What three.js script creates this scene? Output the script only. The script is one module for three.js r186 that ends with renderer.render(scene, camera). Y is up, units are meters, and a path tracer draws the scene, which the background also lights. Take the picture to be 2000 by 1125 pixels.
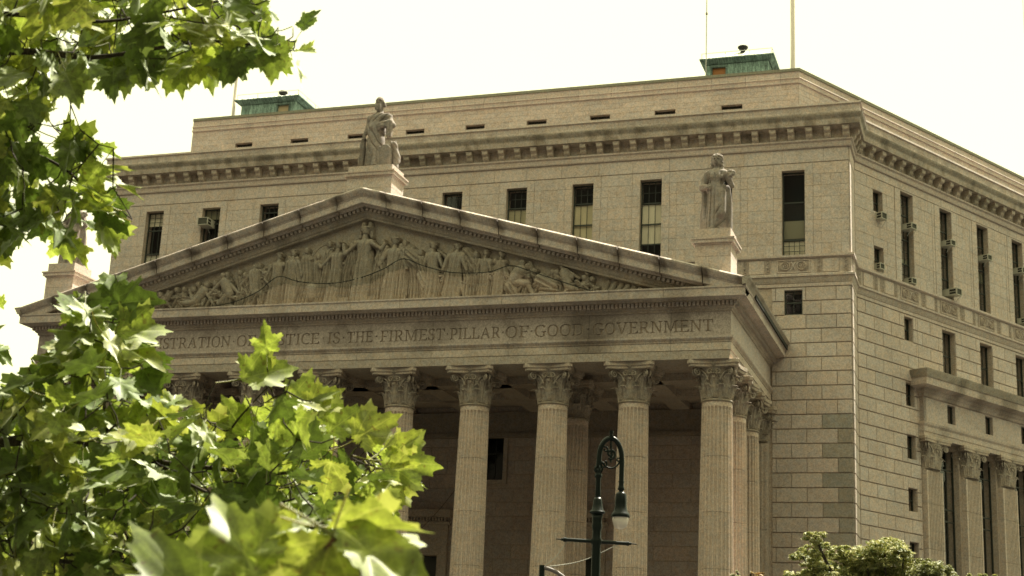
import * as THREE from 'three';
import { mergeGeometries } from 'three/addons/utils/BufferGeometryUtils.js';
import { ImprovedNoise } from 'three/addons/math/ImprovedNoise.js';
import { FontLoader } from 'three/addons/loaders/FontLoader.js';

// ---------------------------------------------------------------- camera, sky, sun, exposure
const scene = new THREE.Scene();
const camera = new THREE.PerspectiveCamera(21.386, 16 / 9, 0.2, 900);
camera.position.set(27.103, 1.58, 60.924);
camera.rotation.set(0.2694, 0.3238, 0.0461, 'YXZ');
camera.focus = 13; camera.userData.fStop = 8;
camera.updateMatrixWorld(true);
const EXPOSURE = 2.8, SKY = 0.575, SUN = 5;
{ // hazy, almost white summer sky
  const w = 64, h = 32, d = new Float32Array(w * h * 4);
  for (let y = 0; y < h; y++) for (let x = 0; x < w; x++) {
    const el = (y + 0.5) / h * 2 - 1, k = Math.max(0, el), i = (y * w + x) * 4;       // haze whitest near the horizon
    d[i] = SKY * (1.02 - 0.10 * k); d[i + 1] = SKY * (1.0 - 0.06 * k); d[i + 2] = SKY * (0.59 + 0.01 * k); d[i + 3] = 1;
  }
  const t = new THREE.DataTexture(d, w, h, THREE.RGBAFormat, THREE.FloatType);
  t.mapping = THREE.EquirectangularReflectionMapping; t.magFilter = THREE.LinearFilter; t.minFilter = THREE.LinearFilter; t.needsUpdate = true;
  scene.background = t; scene.environment = t;
}
const SUNDIR = new THREE.Vector3(0.262, 0.842, -0.471).normalize();
const sun = new THREE.DirectionalLight(new THREE.Color(1, 0.93, 0.78), SUN);
sun.position.copy(SUNDIR).multiplyScalar(200); sun.castShadow = true; sun.shadow.radius = 1.5;
sun.shadow.mapSize.set(4096, 4096);
Object.assign(sun.shadow.camera, { left: -90, right: 90, top: 90, bottom: -90, near: 1, far: 420 });
scene.add(sun, sun.target);
const renderer = new THREE.WebGLRenderer({ antialias: true });
renderer.toneMapping = THREE.LinearToneMapping; renderer.toneMappingExposure = EXPOSURE;
renderer.shadowMap.enabled = true;

// ---------------------------------------------------------------- helpers
const V = (x, y, z) => new THREE.Vector3(x, y, z);
function rngOf(s) { return () => { s = (s + 0x6d2b79f5) | 0; let t = Math.imul(s ^ (s >>> 15), 1 | s); t = (t + Math.imul(t ^ (t >>> 7), 61 | t)) ^ t; return ((t ^ (t >>> 14)) >>> 0) / 4294967296; }; }
const rnd = rngOf(77), rr = (a, b) => a + (b - a) * rnd();
const pn = new ImprovedNoise(), ns = (x, y, z) => pn.noise(x + 31.7, y + 17.3, z + 5.9);
const fbm = (x, y, z) => ns(x, y, z) * 0.55 + ns(x * 2.1, y * 2.1, z * 2.1) * 0.3 + ns(x * 4.3, y * 4.3, z * 4.3) * 0.15;
const clamp = (x, a = 0, b = 1) => Math.min(b, Math.max(a, x)), sst = (a, b, x) => { const t = clamp((x - a) / (b - a)); return t * t * (3 - 2 * t); };
const used = new Map();
function numbered(n) { const k = used.get(n) ?? 0; used.set(n, k + 1); return k ? n + '_' + String(k).padStart(3, '0') : n; }
function tag(o, label, category, group, kind) { o.userData = { label, category }; if (group) o.userData.group = group; if (kind) o.userData.kind = kind; return o; }
function base(name, x = 0, y = 0, z = 0, turn = 0, parent = scene) { const o = new THREE.Group(); o.name = parent === scene ? numbered(name) : name; o.position.set(x, y, z); o.rotation.y = turn; parent.add(o); return o; }
// every geometry gets position, normal, uv in metres (by the way the face points) and a colour
function prep(g, c = [1, 1, 1], keepUV) {
  if (g.index) g = g.toNonIndexed();
  if (!g.attributes.normal) g.computeVertexNormals();
  const p = g.attributes.position, n = g.attributes.normal, N = p.count;
  if (!keepUV || !g.attributes.uv) {
    const uv = new Float32Array(N * 2);
    for (let i = 0; i < N; i += 3) {
      let ax = 0, ay = 0, az = 0; for (let k = 0; k < 3; k++) { ax += n.getX(i + k); ay += n.getY(i + k); az += n.getZ(i + k); }
      ax = Math.abs(ax); ay = Math.abs(ay); az = Math.abs(az);
      for (let k = 0; k < 3; k++) { const j = i + k, x = p.getX(j), y = p.getY(j), z = p.getZ(j);
        if (ay > ax && ay > az) { uv[2 * j] = x; uv[2 * j + 1] = z; } else if (az >= ax) { uv[2 * j] = x; uv[2 * j + 1] = y; } else { uv[2 * j] = z; uv[2 * j + 1] = y; } }
    }
    g.setAttribute('uv', new THREE.BufferAttribute(uv, 2));
  }
  const col = new Float32Array(N * 3), fn = typeof c === 'function';
  for (let i = 0; i < N; i++) { const q = fn ? c(p.getX(i), p.getY(i), p.getZ(i), n.getX(i), n.getY(i), n.getZ(i)) : c; col[3 * i] = q[0]; col[3 * i + 1] = q[1]; col[3 * i + 2] = q[2]; }
  g.setAttribute('color', new THREE.BufferAttribute(col, 3));
  for (const k of Object.keys(g.attributes)) if (!['position', 'normal', 'uv', 'color'].includes(k)) g.deleteAttribute(k);
  g.morphAttributes = {}; g.clearGroups();
  return g;
}
function add(name, geoms, mat, parent, kind) {
  const g = Array.isArray(geoms) ? (geoms.length > 1 ? mergeGeometries(geoms) : geoms[0]) : geoms;
  const m = new THREE.Mesh(g, mat); m.name = parent === scene ? numbered(name) : name; m.castShadow = m.receiveShadow = true;
  if (kind) m.userData.kind = kind;
  parent.add(m); return m;
}
function tri(pos, c, idx) { let g = new THREE.BufferGeometry(); g.setAttribute('position', new THREE.Float32BufferAttribute(pos, 3)); if (idx) { g.setIndex(idx); g = g.toNonIndexed(); } g.computeVertexNormals(); return c === null ? g : prep(g, c); }
const moved = (g, x, y, z, ry = 0, rx = 0, rz = 0) => { g.applyMatrix4(new THREE.Matrix4().compose(V(x, y, z), new THREE.Quaternion().setFromEuler(new THREE.Euler(rx, ry, rz, 'YXZ')), V(1, 1, 1))); return g; };
const box = (x0, x1, y0, y1, z0, z1, c) => prep(moved(new THREE.BoxGeometry(x1 - x0, y1 - y0, z1 - z0), (x0 + x1) / 2, (y0 + y1) / 2, (z0 + z1) / 2), c);
const tube = (pts, r, c, seg = 24, rad = 7, closed = false) => prep(new THREE.TubeGeometry(new THREE.CatmullRomCurve3(pts, closed), seg, r, rad, closed), c);
const rod = (a, b, r, c, rad = 8, r2 = r) => { const d = b.clone().sub(a), l = d.length(); const g = new THREE.CylinderGeometry(r2, r, l, rad); g.applyQuaternion(new THREE.Quaternion().setFromUnitVectors(V(0, 1, 0), d.normalize())); const m = a.clone().add(b).multiplyScalar(0.5); g.translate(m.x, m.y, m.z); return prep(g, c); };
const lathe = (pts, c, seg = 20) => prep(new THREE.LatheGeometry(pts.map(([r, y]) => new THREE.Vector2(r, y)), seg), c);
// a wall frame: origin, direction along the wall, outward normal
const frame = (x, z, ux, uz) => ({ x, z, ux, uz, nx: -uz, nz: ux });
const fp = (f, a, y, d) => [f.x + f.ux * a + f.nx * d, y, f.z + f.uz * a + f.nz * d];
const fv = (f, a, y, d) => V(...fp(f, a, y, d));
const fturn = (f) => Math.atan2(f.nx, f.nz);
function fbox(f, a0, a1, y0, y1, d0, d1, c) { // box in a wall frame
  const P = [[a0, y0, d0], [a1, y0, d0], [a1, y1, d0], [a0, y1, d0], [a0, y0, d1], [a1, y0, d1], [a1, y1, d1], [a0, y1, d1]].map((q) => fp(f, ...q)), pos = [];
  for (const [i, j, k, l] of [[4, 5, 6, 7], [1, 0, 3, 2], [0, 4, 7, 3], [5, 1, 2, 6], [7, 6, 2, 3], [0, 1, 5, 4]]) pos.push(...P[i], ...P[j], ...P[k], ...P[i], ...P[k], ...P[l]);
  return tri(pos, c);
}
function block(f, a0, a1, y0, y1, d0, d1, b, c) { // dressed stone: proud face with a chamfered arris, open at the back
  const P = [[a0, y0, d0], [a1, y0, d0], [a1, y1, d0], [a0, y1, d0], [a0, y0, d1 - b], [a1, y0, d1 - b], [a1, y1, d1 - b], [a0, y1, d1 - b], [a0 + b, y0 + b, d1], [a1 - b, y0 + b, d1], [a1 - b, y1 - b, d1], [a0 + b, y1 - b, d1]].map((q) => fp(f, ...q)), pos = [];
  const q4 = (i, j, k, l) => pos.push(...P[i], ...P[j], ...P[k], ...P[i], ...P[k], ...P[l]);
  q4(8, 9, 10, 11);
  for (let i = 0; i < 4; i++) { const j = (i + 1) % 4; q4(4 + i, 4 + j, 8 + j, 8 + i); q4(i, j, 4 + j, 4 + i); }
  return tri(pos, c);
}
function wallSheet(f, a0, a1, y0, y1, d, thick, holes, c) { // solid wall with real openings
  const s = new THREE.Shape(); s.moveTo(a0, y0); s.lineTo(a1, y0); s.lineTo(a1, y1); s.lineTo(a0, y1); s.closePath();
  for (const [p0, p1, q0, q1] of holes) { const h = new THREE.Path(); h.moveTo(p0, q0); h.lineTo(p0, q1); h.lineTo(p1, q1); h.lineTo(p1, q0); h.closePath(); s.holes.push(h); }
  const g = new THREE.ExtrudeGeometry(s, { depth: thick, bevelEnabled: false }); g.translate(0, 0, d - thick);
  const m = new THREE.Matrix4().set(f.ux, 0, f.nx, f.x, 0, 1, 0, 0, f.uz, 0, f.nz, f.z, 0, 0, 0, 1); g.applyMatrix4(m); g.deleteAttribute('uv');
  return prep(g, c);
}
function cutRect(r, holes) { // rectangle minus rectangles
  let out = [r];
  for (const [p0, p1, q0, q1] of holes) {
    const nx = [];
    for (const [a, b, y, z] of out) {
      if (b <= p0 + 1e-4 || a >= p1 - 1e-4 || z <= q0 + 1e-4 || y >= q1 - 1e-4) { nx.push([a, b, y, z]); continue; }
      if (a < p0) nx.push([a, p0, y, z]);
      if (b > p1) nx.push([p1, b, y, z]);
      const l = Math.max(a, p0), h = Math.min(b, p1);
      if (y < q0) nx.push([l, h, y, q0]);
      if (z > q1) nx.push([l, h, q1, z]);
    }
    out = nx;
  }
  return out;
}
// moulding swept along a path of wall lines, cut into stones; profile = [[out, y], ...]
function sweep(profile, path, { step = 0, gap = 0.012, sub = 0.4, color = [1, 1, 1], closeEnds = false, offs = 0 } = {}) {
  const nseg = path.length - 1, dir = [], nor = [];
  for (let i = 0; i < nseg; i++) { const dx = path[i + 1][0] - path[i][0], dz = path[i + 1][1] - path[i][1], l = Math.hypot(dx, dz); dir.push([dx / l, dz / l, l]); nor.push([-dz / l, dx / l]); }
  const mit = path.map((_, i) => { const a = nor[Math.max(0, i - 1)], b = nor[Math.min(nseg - 1, i)], k = 1 + a[0] * b[0] + a[1] * b[1]; return [(a[0] + b[0]) / k, (a[1] + b[1]) / k]; });
  const stones = [];
  for (let i = 0; i < nseg; i++) {
    const L = dir[i][2], cuts = [0]; if (step) { let s = offs ? Math.min(offs, L * 0.8) : step; while (s < L - step * 0.45) { cuts.push(s); s += step; } } cuts.push(L);
    for (let k = 0; k < cuts.length - 1; k++) {
      let s0 = cuts[k] + (k ? gap / 2 : 0), s1 = cuts[k + 1] - (k < cuts.length - 2 ? gap / 2 : 0);
      const m = Math.max(1, Math.round((s1 - s0) / sub)), rows = [];
      for (let j = 0; j <= m; j++) {
        const s = s0 + (s1 - s0) * j / m;
        rows.push(profile.map(([b, y]) => {
          const end0 = s < 1e-6, end1 = s > L - 1e-6, o = end0 ? mit[i] : end1 ? mit[i + 1] : nor[i];
          // keep the mitred stone straight: shear the first and last station of the run only
          return [path[i][0] + dir[i][0] * s + o[0] * b, y, path[i][1] + dir[i][1] * s + o[1] * b];
        }));
      }
      const pos = [];
      for (let j = 0; j < m; j++) for (let q = 0; q < profile.length - 1; q++) { const A = rows[j][q], B = rows[j + 1][q], C = rows[j + 1][q + 1], D = rows[j][q + 1]; pos.push(...A, ...B, ...C, ...A, ...C, ...D); }
      if (closeEnds) for (const [R, fl] of [[rows[0], 1], [rows[m], 0]]) { // cap the open ends
        const pts = profile.map(([b, y]) => new THREE.Vector2(b, y)); const cw = THREE.ShapeUtils.isClockWise(pts);
        for (const t of THREE.ShapeUtils.triangulateShape(pts, [])) { const o = (fl ^ cw) ? [t[0], t[1], t[2]] : [t[0], t[2], t[1]]; for (const q of o) pos.push(...R[q]); }
      }
      const tone = rr(0.93, 1.05), tn = typeof color === 'function' ? (x, y, z, a, b, c) => color(x, y, z, a, b, c).map((v) => v * tone) : color.map((v) => v * tone);
      stones.push(tri(pos, tn));
    }
  }
  return stones;
}
// closed surface of a distance field (surface nets)
function fieldMesh(f, lo, hi, h, c) {
  const nx = Math.ceil((hi[0] - lo[0]) / h) + 1, ny = Math.ceil((hi[1] - lo[1]) / h) + 1, nz = Math.ceil((hi[2] - lo[2]) / h) + 1, F = new Float32Array(nx * ny * nz), at = (i, j, k) => (k * ny + j) * nx + i;
  for (let k = 0; k < nz; k++) for (let j = 0; j < ny; j++) for (let i = 0; i < nx; i++) F[at(i, j, k)] = f(lo[0] + i * h, lo[1] + j * h, lo[2] + k * h);
  const id = new Int32Array(nx * ny * nz).fill(-1), vp = [], idx = [];
  for (let k = 0; k < nz - 1; k++) for (let j = 0; j < ny - 1; j++) for (let i = 0; i < nx - 1; i++) {
    let n = 0, sx = 0, sy = 0, sz = 0; const v = []; for (let q = 0; q < 8; q++) v.push(F[at(i + (q & 1), j + ((q >> 1) & 1), k + (q >> 2))]);
    for (const [p, q] of [[0, 1], [2, 3], [4, 5], [6, 7], [0, 2], [1, 3], [4, 6], [5, 7], [0, 4], [1, 5], [2, 6], [3, 7]]) if ((v[p] < 0) !== (v[q] < 0)) { const t = v[p] / (v[p] - v[q]); sx += (p & 1) + ((q & 1) - (p & 1)) * t; sy += ((p >> 1) & 1) + (((q >> 1) & 1) - ((p >> 1) & 1)) * t; sz += (p >> 2) + ((q >> 2) - (p >> 2)) * t; n++; }
    if (n) { id[at(i, j, k)] = vp.length / 3; vp.push(lo[0] + (i + sx / n) * h, lo[1] + (j + sy / n) * h, lo[2] + (k + sz / n) * h); }
  }
  const quad = (a, b, c2, d, flip) => { if (a < 0 || b < 0 || c2 < 0 || d < 0) return; flip ? idx.push(a, c2, b, a, d, c2) : idx.push(a, b, c2, a, c2, d); };
  for (let k = 1; k < nz - 1; k++) for (let j = 1; j < ny - 1; j++) for (let i = 1; i < nx - 1; i++) {
    const s = F[at(i, j, k)] < 0;
    if (s !== F[at(i + 1, j, k)] < 0) quad(id[at(i, j - 1, k - 1)], id[at(i, j, k - 1)], id[at(i, j, k)], id[at(i, j - 1, k)], !s);
    if (s !== F[at(i, j + 1, k)] < 0) quad(id[at(i - 1, j, k - 1)], id[at(i - 1, j, k)], id[at(i, j, k)], id[at(i, j, k - 1)], !s);
    if (s !== F[at(i, j, k + 1)] < 0) quad(id[at(i - 1, j - 1, k)], id[at(i, j - 1, k)], id[at(i, j, k)], id[at(i - 1, j, k)], !s);
  }
  const g = new THREE.BufferGeometry(); g.setAttribute('position', new THREE.Float32BufferAttribute(vp, 3)); g.setIndex(idx); g.computeVertexNormals();
  return prep(g, c);
}
const smin = (a, b, k) => { const h = Math.max(k - Math.abs(a - b), 0) / k; return Math.min(a, b) - h * h * k * 0.25; };
const cap = (x, y, z, a, b, r1, r2) => { const bx = b[0] - a[0], by = b[1] - a[1], bz = b[2] - a[2], px = x - a[0], py = y - a[1], pz = z - a[2], t = clamp((px * bx + py * by + pz * bz) / (bx * bx + by * by + bz * bz + 1e-9)); return Math.hypot(px - bx * t, py - by * t, pz - bz * t) - (r1 + (r2 - r1) * t); };

// ---------------------------------------------------------------- procedural materials
function texOf(size, fn, srgb, rep) {
  const d = new Uint8Array(size * size * 4);
  for (let y = 0; y < size; y++) for (let x = 0; x < size; x++) { const c = fn(x / size, y / size, x, y), i = (y * size + x) * 4; d[i] = clamp(c[0]) * 255; d[i + 1] = clamp(c[1]) * 255; d[i + 2] = clamp(c[2]) * 255; d[i + 3] = 255; }
  const t = new THREE.DataTexture(d, size, size); t.wrapS = t.wrapT = THREE.RepeatWrapping; t.magFilter = THREE.LinearFilter; t.minFilter = THREE.LinearMipmapLinearFilter; t.generateMipmaps = true;
  if (srgb) t.colorSpace = THREE.SRGBColorSpace; if (rep) t.repeat.set(rep, rep); t.needsUpdate = true; return t;
}
function tileNoise(n, seed) { const r = rngOf(seed), g = Array.from({ length: n * n }, r); return (u, v) => { const x = u * n, y = v * n, i = Math.floor(x), j = Math.floor(y), fx = x - i, fy = y - j, s = fx * fx * (3 - 2 * fx), t = fy * fy * (3 - 2 * fy), q = (a, b) => g[((b % n + n) % n) * n + (a % n + n) % n]; return (q(i, j) * (1 - s) + q(i + 1, j) * s) * (1 - t) + (q(i, j + 1) * (1 - s) + q(i + 1, j + 1) * s) * t; }; }
const n1 = tileNoise(9, 1), n2 = tileNoise(37, 2), n3 = tileNoise(120, 3), n4 = tileNoise(330, 4), n5 = tileNoise(61, 9);
const graniteMap = texOf(1024, (u, v) => { const g = 0.91 + 0.05 * (n1(u, v) - 0.5) + 0.04 * (n2(u, v) - 0.5) + 0.13 * (n3(u, v) - 0.5) + 0.22 * (n4(u, v) - 0.5), w = 0.05 * (n5(u, v) - 0.5); return [g + w, g, g - w * 1.2]; }, true, 1 / 7);
const graniteBump = texOf(512, (u, v) => { const g = 0.5 + 0.6 * (n3(u, v) - 0.5) + 0.5 * (n2(u, v) - 0.5); return [g, g, g]; }, false, 1 / 3.5);
const STONE = new THREE.Color(0.62, 0.522, 0.45);
const M = {};
M.stone = new THREE.MeshStandardMaterial({ color: STONE, map: graniteMap, bumpMap: graniteBump, bumpScale: 0.003, roughness: 0.92, vertexColors: true });
M.joint = new THREE.MeshStandardMaterial({ color: new THREE.Color(0.16, 0.125, 0.08), roughness: 1 });
const patina = texOf(512, (u, v) => { const s = n2(u * 3, v * 0.3), g = 0.7 + 0.35 * (s - 0.5) + 0.3 * (n3(u, v) - 0.5) + 0.2 * (n1(u, v) - 0.5); return [g * 0.9, g, g * 0.97]; }, true, 1 / 3);
M.copper = new THREE.MeshStandardMaterial({ color: new THREE.Color(0.66, 0.76, 0.70), map: patina, roughness: 0.75, vertexColors: true });
M.coping = new THREE.MeshStandardMaterial({ color: new THREE.Color(0.26, 0.255, 0.185), map: graniteMap, roughness: 0.8, vertexColors: true });
M.tin = new THREE.MeshStandardMaterial({ color: new THREE.Color(0.62, 0.62, 0.55), roughness: 0.4, metalness: 0.35, vertexColors: true });
M.iron = new THREE.MeshPhysicalMaterial({ color: new THREE.Color(0.007, 0.012, 0.009), roughness: 0.38, specularIntensity: 0.45, vertexColors: true });
M.dark = new THREE.MeshStandardMaterial({ color: new THREE.Color(0.02, 0.02, 0.017), roughness: 0.9, vertexColors: true });
M.sash = new THREE.MeshStandardMaterial({ color: new THREE.Color(0.03, 0.036, 0.028), roughness: 0.55, vertexColors: true });
M.glass = new THREE.MeshPhysicalMaterial({ color: 0xffffff, transmission: 1, thickness: 0, roughness: 0.04, ior: 1.5, specularIntensity: 0.7 });
M.blind = new THREE.MeshStandardMaterial({ color: new THREE.Color(0.66, 0.60, 0.45), roughness: 0.95, vertexColors: true });
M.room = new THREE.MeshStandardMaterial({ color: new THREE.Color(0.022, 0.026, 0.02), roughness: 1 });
M.casing = new THREE.MeshStandardMaterial({ color: new THREE.Color(0.46, 0.44, 0.36), roughness: 0.5, vertexColors: true });
M.pole = new THREE.MeshStandardMaterial({ color: new THREE.Color(0.85, 0.76, 0.67), roughness: 0.5, vertexColors: true });
M.wood = new THREE.MeshStandardMaterial({ color: new THREE.Color(0.36, 0.15, 0.05), roughness: 0.8, vertexColors: true });
M.board = new THREE.MeshStandardMaterial({ color: new THREE.Color(0.46, 0.36, 0.22), roughness: 0.9, vertexColors: true });
M.steel = new THREE.MeshStandardMaterial({ color: new THREE.Color(0.45, 0.44, 0.4), roughness: 0.45, metalness: 0.7, vertexColors: true });
M.opal = new THREE.MeshPhysicalMaterial({ color: new THREE.Color(0.97, 0.9, 0.78), roughness: 0.3, transmission: 0.3, thickness: 0, vertexColors: true });
M.bark = new THREE.MeshStandardMaterial({ color: new THREE.Color(0.085, 0.065, 0.04), roughness: 0.95, map: texOf(256, (u, v) => { const g = 0.7 + 0.5 * (n3(u, v * 0.3) - 0.5) + 0.4 * (n2(u, v) - 0.5); return [g, g, g]; }, true, 3), vertexColors: true });
const paving = texOf(512, (u, v) => { const j = Math.min(Math.abs((u * 4) % 1 - 0.5), Math.abs((v * 4) % 1 - 0.5)), g = 0.78 + 0.2 * (n2(u, v) - 0.5) + 0.15 * (n4(u, v) - 0.5); const k = j > 0.49 ? 0.6 : 1; return [g * k, g * k, g * k]; }, true, 1 / 6);
M.paving = new THREE.MeshStandardMaterial({ color: new THREE.Color(0.052, 0.050, 0.044), roughness: 0.9, map: paving, vertexColors: true });
M.brick = new THREE.MeshStandardMaterial({ color: new THREE.Color(0.15, 0.135, 0.115), map: graniteMap, roughness: 0.95, vertexColors: true });
M.asphalt = new THREE.MeshStandardMaterial({ color: new THREE.Color(0.05, 0.05, 0.05), roughness: 0.95, vertexColors: true });
// soot and rain stains, matter on the stone: patchy, with outlines of their own
const W1 = [1, 1, 1];
const soot = (x, y, z, s, k) => { const n = fbm(x * s, y * s * 0.45, z * s); const m = sst(0.02, 0.22, n) * k; return [1 - m * 0.94, 1 - m * 0.96, 1 - m]; };
const mulc = (a, b) => [a[0] * b[0], a[1] * b[1], a[2] * b[2]];
const tones = (lo = 0.9, hi = 1.07) => { const t = rr(lo, hi), w = rr(-0.025, 0.025); return [t + w, t, t - w]; };
// ---------------------------------------------------------------- ground
{
  const g = new THREE.PlaneGeometry(1600, 1600); g.rotateX(-Math.PI / 2); g.deleteAttribute('uv');
  const m = add('ground', prep(g, W1), M.paving, scene, 'structure');
  const r = box(-200, 200, 0.0, 0.004, 22, 36, W1);
  add('road', r, M.asphalt, scene, 'structure');
  const k = [box(-200, 200, 0, 0.13, 36, 36.3, W1), box(-200, 200, 0, 0.13, 21.7, 22, W1)];
  add('kerb', k, M.paving, scene, 'structure');
}
// ---------------------------------------------------------------- unseen office blocks, added to keep low sky off the porch and window glass
for (const [x0, x1, z, h, t, label] of [[-150, -52, 112, 72, [0.5, 0.45, 0.38], 'unseen brown office block added behind the camera to block low sky, left end'], [-48, 44, 116, 92, [0.46, 0.42, 0.36], 'unseen tall tan office block added behind the camera to block low sky, middle'], [48, 130, 112, 66, [0.44, 0.39, 0.33], 'unseen dark brown office block added behind the camera to block low sky, right end'], [-150, -80, -18, 74, [0.5, 0.45, 0.38], 'unseen brown office block added beside the courthouse to block low sky, beyond the left edge of the picture'], [-150, -80, 44, 64, [0.56, 0.5, 0.42], 'unseen tan office block added to block low sky, beyond the left edge of the picture'], [92, 160, -18, 62, [0.5, 0.45, 0.38], 'unseen brown office block added beside the courthouse to block low sky, beyond the right edge of the picture'], [92, 160, 44, 56, [0.5, 0.44, 0.36], 'unseen tan office block added to block low sky, beyond the right edge of the picture']]) {
  const o = tag(base('added_office_building', 0, 0, 0), label, 'building'), f = frame(x1, z, -1, 0), w = x1 - x0, wins = [];
  for (let y = 5; y < h - 3; y += 4) for (let a = 2; a < w - 3; a += 3.6) wins.push(fbox(f, a, a + 1.9, y, y + 2.5, -0.3, 0.04, W1));
  const dp = z < 100 ? 52 : 22;
  add('wall', [box(x0, x1, 0, h, z, z + dp, t), fbox(f, -0.5, w + 0.5, h - 1, h + 0.6, 0, 0.7, t)], M.brick, o); add('windows', wins, M.sash, o, 'stuff');
}
// ---------------------------------------------------------------- the courthouse
const CH = base('courthouse');
tag(CH, 'tan granite courthouse with columned portico, carved pediment and hexagonal side wings', 'courthouse');
const ZW = -9.6, XW = 20.25, ZF = 1.1, XF = 16.48, HX = 20.25, HZ = -11.7;
const FRONT = frame(0, ZW, 1, 0), RET = frame(XW, ZW, 0, -1), HEX = frame(HX, HZ, 0.5, -Math.sqrt(3) / 2);
const BAY = 3.53, winX = []; for (let k = -5; k <= 5; k++) winX.push(k * BAY - 0.07);
const hexWin = [4.52, 8.09, 11.66, 15.23, 18.8, 22.37, 25.94];
const GAP = 0.011;
const stones = [];   // all dressed stones, the largest of them become parts of their own
const stone = (f, a0, a1, y0, y1, d0, d1, b, c, nearer = 1) => { if (a1 - a0 < 0.05 || y1 - y0 < 0.05) return; stones.push({ g: block(f, a0, a1, y0, y1, d0, d1, b, c), w: (a1 - a0) * (y1 - y0) * nearer }); };
const holesF = winX.map((x) => [x - 0.55, x + 0.55, 23.12, 27.45]);
holesF.push([17.14, 17.99, 20.2, 21.39], [-17.99, -17.14, 20.2, 21.39]);
const porchHoles = [[2.3, 3.42, 12.36, 15.1], [-3.5, -2.4, 12.36, 15.1], [-7.6, -6.5, 12.36, 15.1], [6.5, 7.6, 12.36, 15.1], [9.3, 10.4, 12.36, 15.1], [-10.4, -9.3, 12.36, 15.1], [-1.6, 0.27, 3, 8.67], [6.3, 8.2, 3, 8.67], [-8.2, -6.3, 3, 8.67]];
const holesH = hexWin.map((s) => [s - 0.555, s + 0.555, 23.12, 28.02]);
holesH.push([1.62, 2.42, 26.35, 27.5], [1.62, 2.42, 23.3, 24.55]);
for (let k = 0; k < 7; k++) holesH.push([7.38 + k * 3.56, 8.6 + k * 3.56, 18.9, 21.38]);
for (const [y0, y1] of [[20.22, 21.4], [16.87, 18.04], [14.24, 15.43], [11.68, 12.81], [9.1, 10.2], [6.5, 7.7]]) holesH.push([4.0, 4.77, y0, y1]);
for (let k = 0; k < 7; k++) holesH.push([6.72 + k * 3.5, 8.58 + k * 3.5, 2, 15.5]);
for (let k = 0; k < 7; k++) holesH.push([7.25 + k * 3.53, 7.97 + k * 3.53, 16.44, 17.4]);
const clear = (h) => h.map(([a, b, c, d]) => [a - 0.004, b + 0.004, c - 0.004, d + 0.004]);
const backTone = [0.84, 0.81, 0.76];
add('wall', [
  wallSheet(FRONT, -XW, XW, 0, 30.5, 0, 0.7, [...holesF, ...porchHoles], backTone),
  wallSheet(RET, 0.002, 2.1, 0, 30.5, 0, 0.7, [], backTone),
  wallSheet(HEX, 0, 32, 0, 30.5, 0, 0.7, holesH, backTone),
], M.stone, CH);
{ // rear of the hexagon and flat roofs, closing the building
  const rear = frame(36.25, -39.41, -1, 0), lret = frame(-XW, -11.7, 0, 1), lhex = frame(-36.25, -39.41, 0.5, Math.sqrt(3) / 2);
  add('rear_wall', [wallSheet(rear, 0, 72.5, 0, 30.5, 0, 0.7, [], W1), wallSheet(lret, 0, 2.098, 0, 30.5, 0, 0.7, [], W1), wallSheet(lhex, 0, 32, 0, 30.5, 0, 0.7, [], W1)], M.stone, CH);
  const poly = (pts, y0, y1, c) => { const s = new THREE.Shape(pts.map(([x, z]) => new THREE.Vector2(x, -z))); const g = new THREE.ExtrudeGeometry(s, { depth: y1 - y0, bevelEnabled: false }); g.rotateX(-Math.PI / 2); g.translate(0, y0, 0); g.deleteAttribute('uv'); return prep(g, c); };
  add('roof_deck', [poly([[-20, -9.9], [20, -9.9], [20, -11.8], [35.6, -39.0], [-35.6, -39.0], [-20, -11.8]], 30.0, 30.4, W1), poly([[-17.3, -12.7], [17.2, -12.7], [32.0, -38.4], [-32.0, -38.4]], 33.5, 33.9, W1)], M.paving, CH);
}
// ---- dressed stones of the front wall, upper storey: raised surrounds at the windows, panelled piers between
const rowsUp = [23.12]; for (let k = 1; k <= 8; k++) rowsUp.push(23.12 + 0.585 * k);
for (let r = 0; r < 8; r++) {
  const y0 = rowsUp[r] + GAP / 2, y1 = rowsUp[r + 1] - GAP / 2;
  for (const x of winX) for (const p of cutRect([x - 0.945, x + 0.945, y0, y1], clear([[x - 0.55, x + 0.55, 23.0, 27.45]]))) stone(FRONT, ...p, 0, 0.03, 0.004, tones(0.95, 1.04));
  const edges = [-20.25 + 0.02, ...winX.flatMap((x) => [x - 0.945, x + 0.945]), 20.25 - 0.02];
  for (let e = 0; e < edges.length; e += 2) {
    const a = edges[e] + GAP, b = edges[e + 1] - GAP, w = b - a, cut = r === 7 ? [0, 1] : (r % 2 ? [0, 0.22, 0.78, 1] : [0, 0.22, 0.5, 0.78, 1]);
    for (let q = 0; q < cut.length - 1; q++) { const inner = cut[q] > 0.1 && cut[q + 1] < 0.9; stone(FRONT, a + w * cut[q] + GAP / 2, a + w * cut[q + 1] - GAP / 2, y0, y1, 0, inner ? 0.012 : 0.02, 0.004, tones(0.95, 1.04)); }
  }
}
for (let a = -20.23, k = 0; a < 20.2; k++) { const b = Math.min(20.23, a + 1.75 + (k % 3) * 0.12); stone(FRONT, a + GAP / 2, b - GAP / 2, 27.83, 28.5, 0, 0.045, 0.006, tones(0.95, 1.05)); a = b; }
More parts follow.
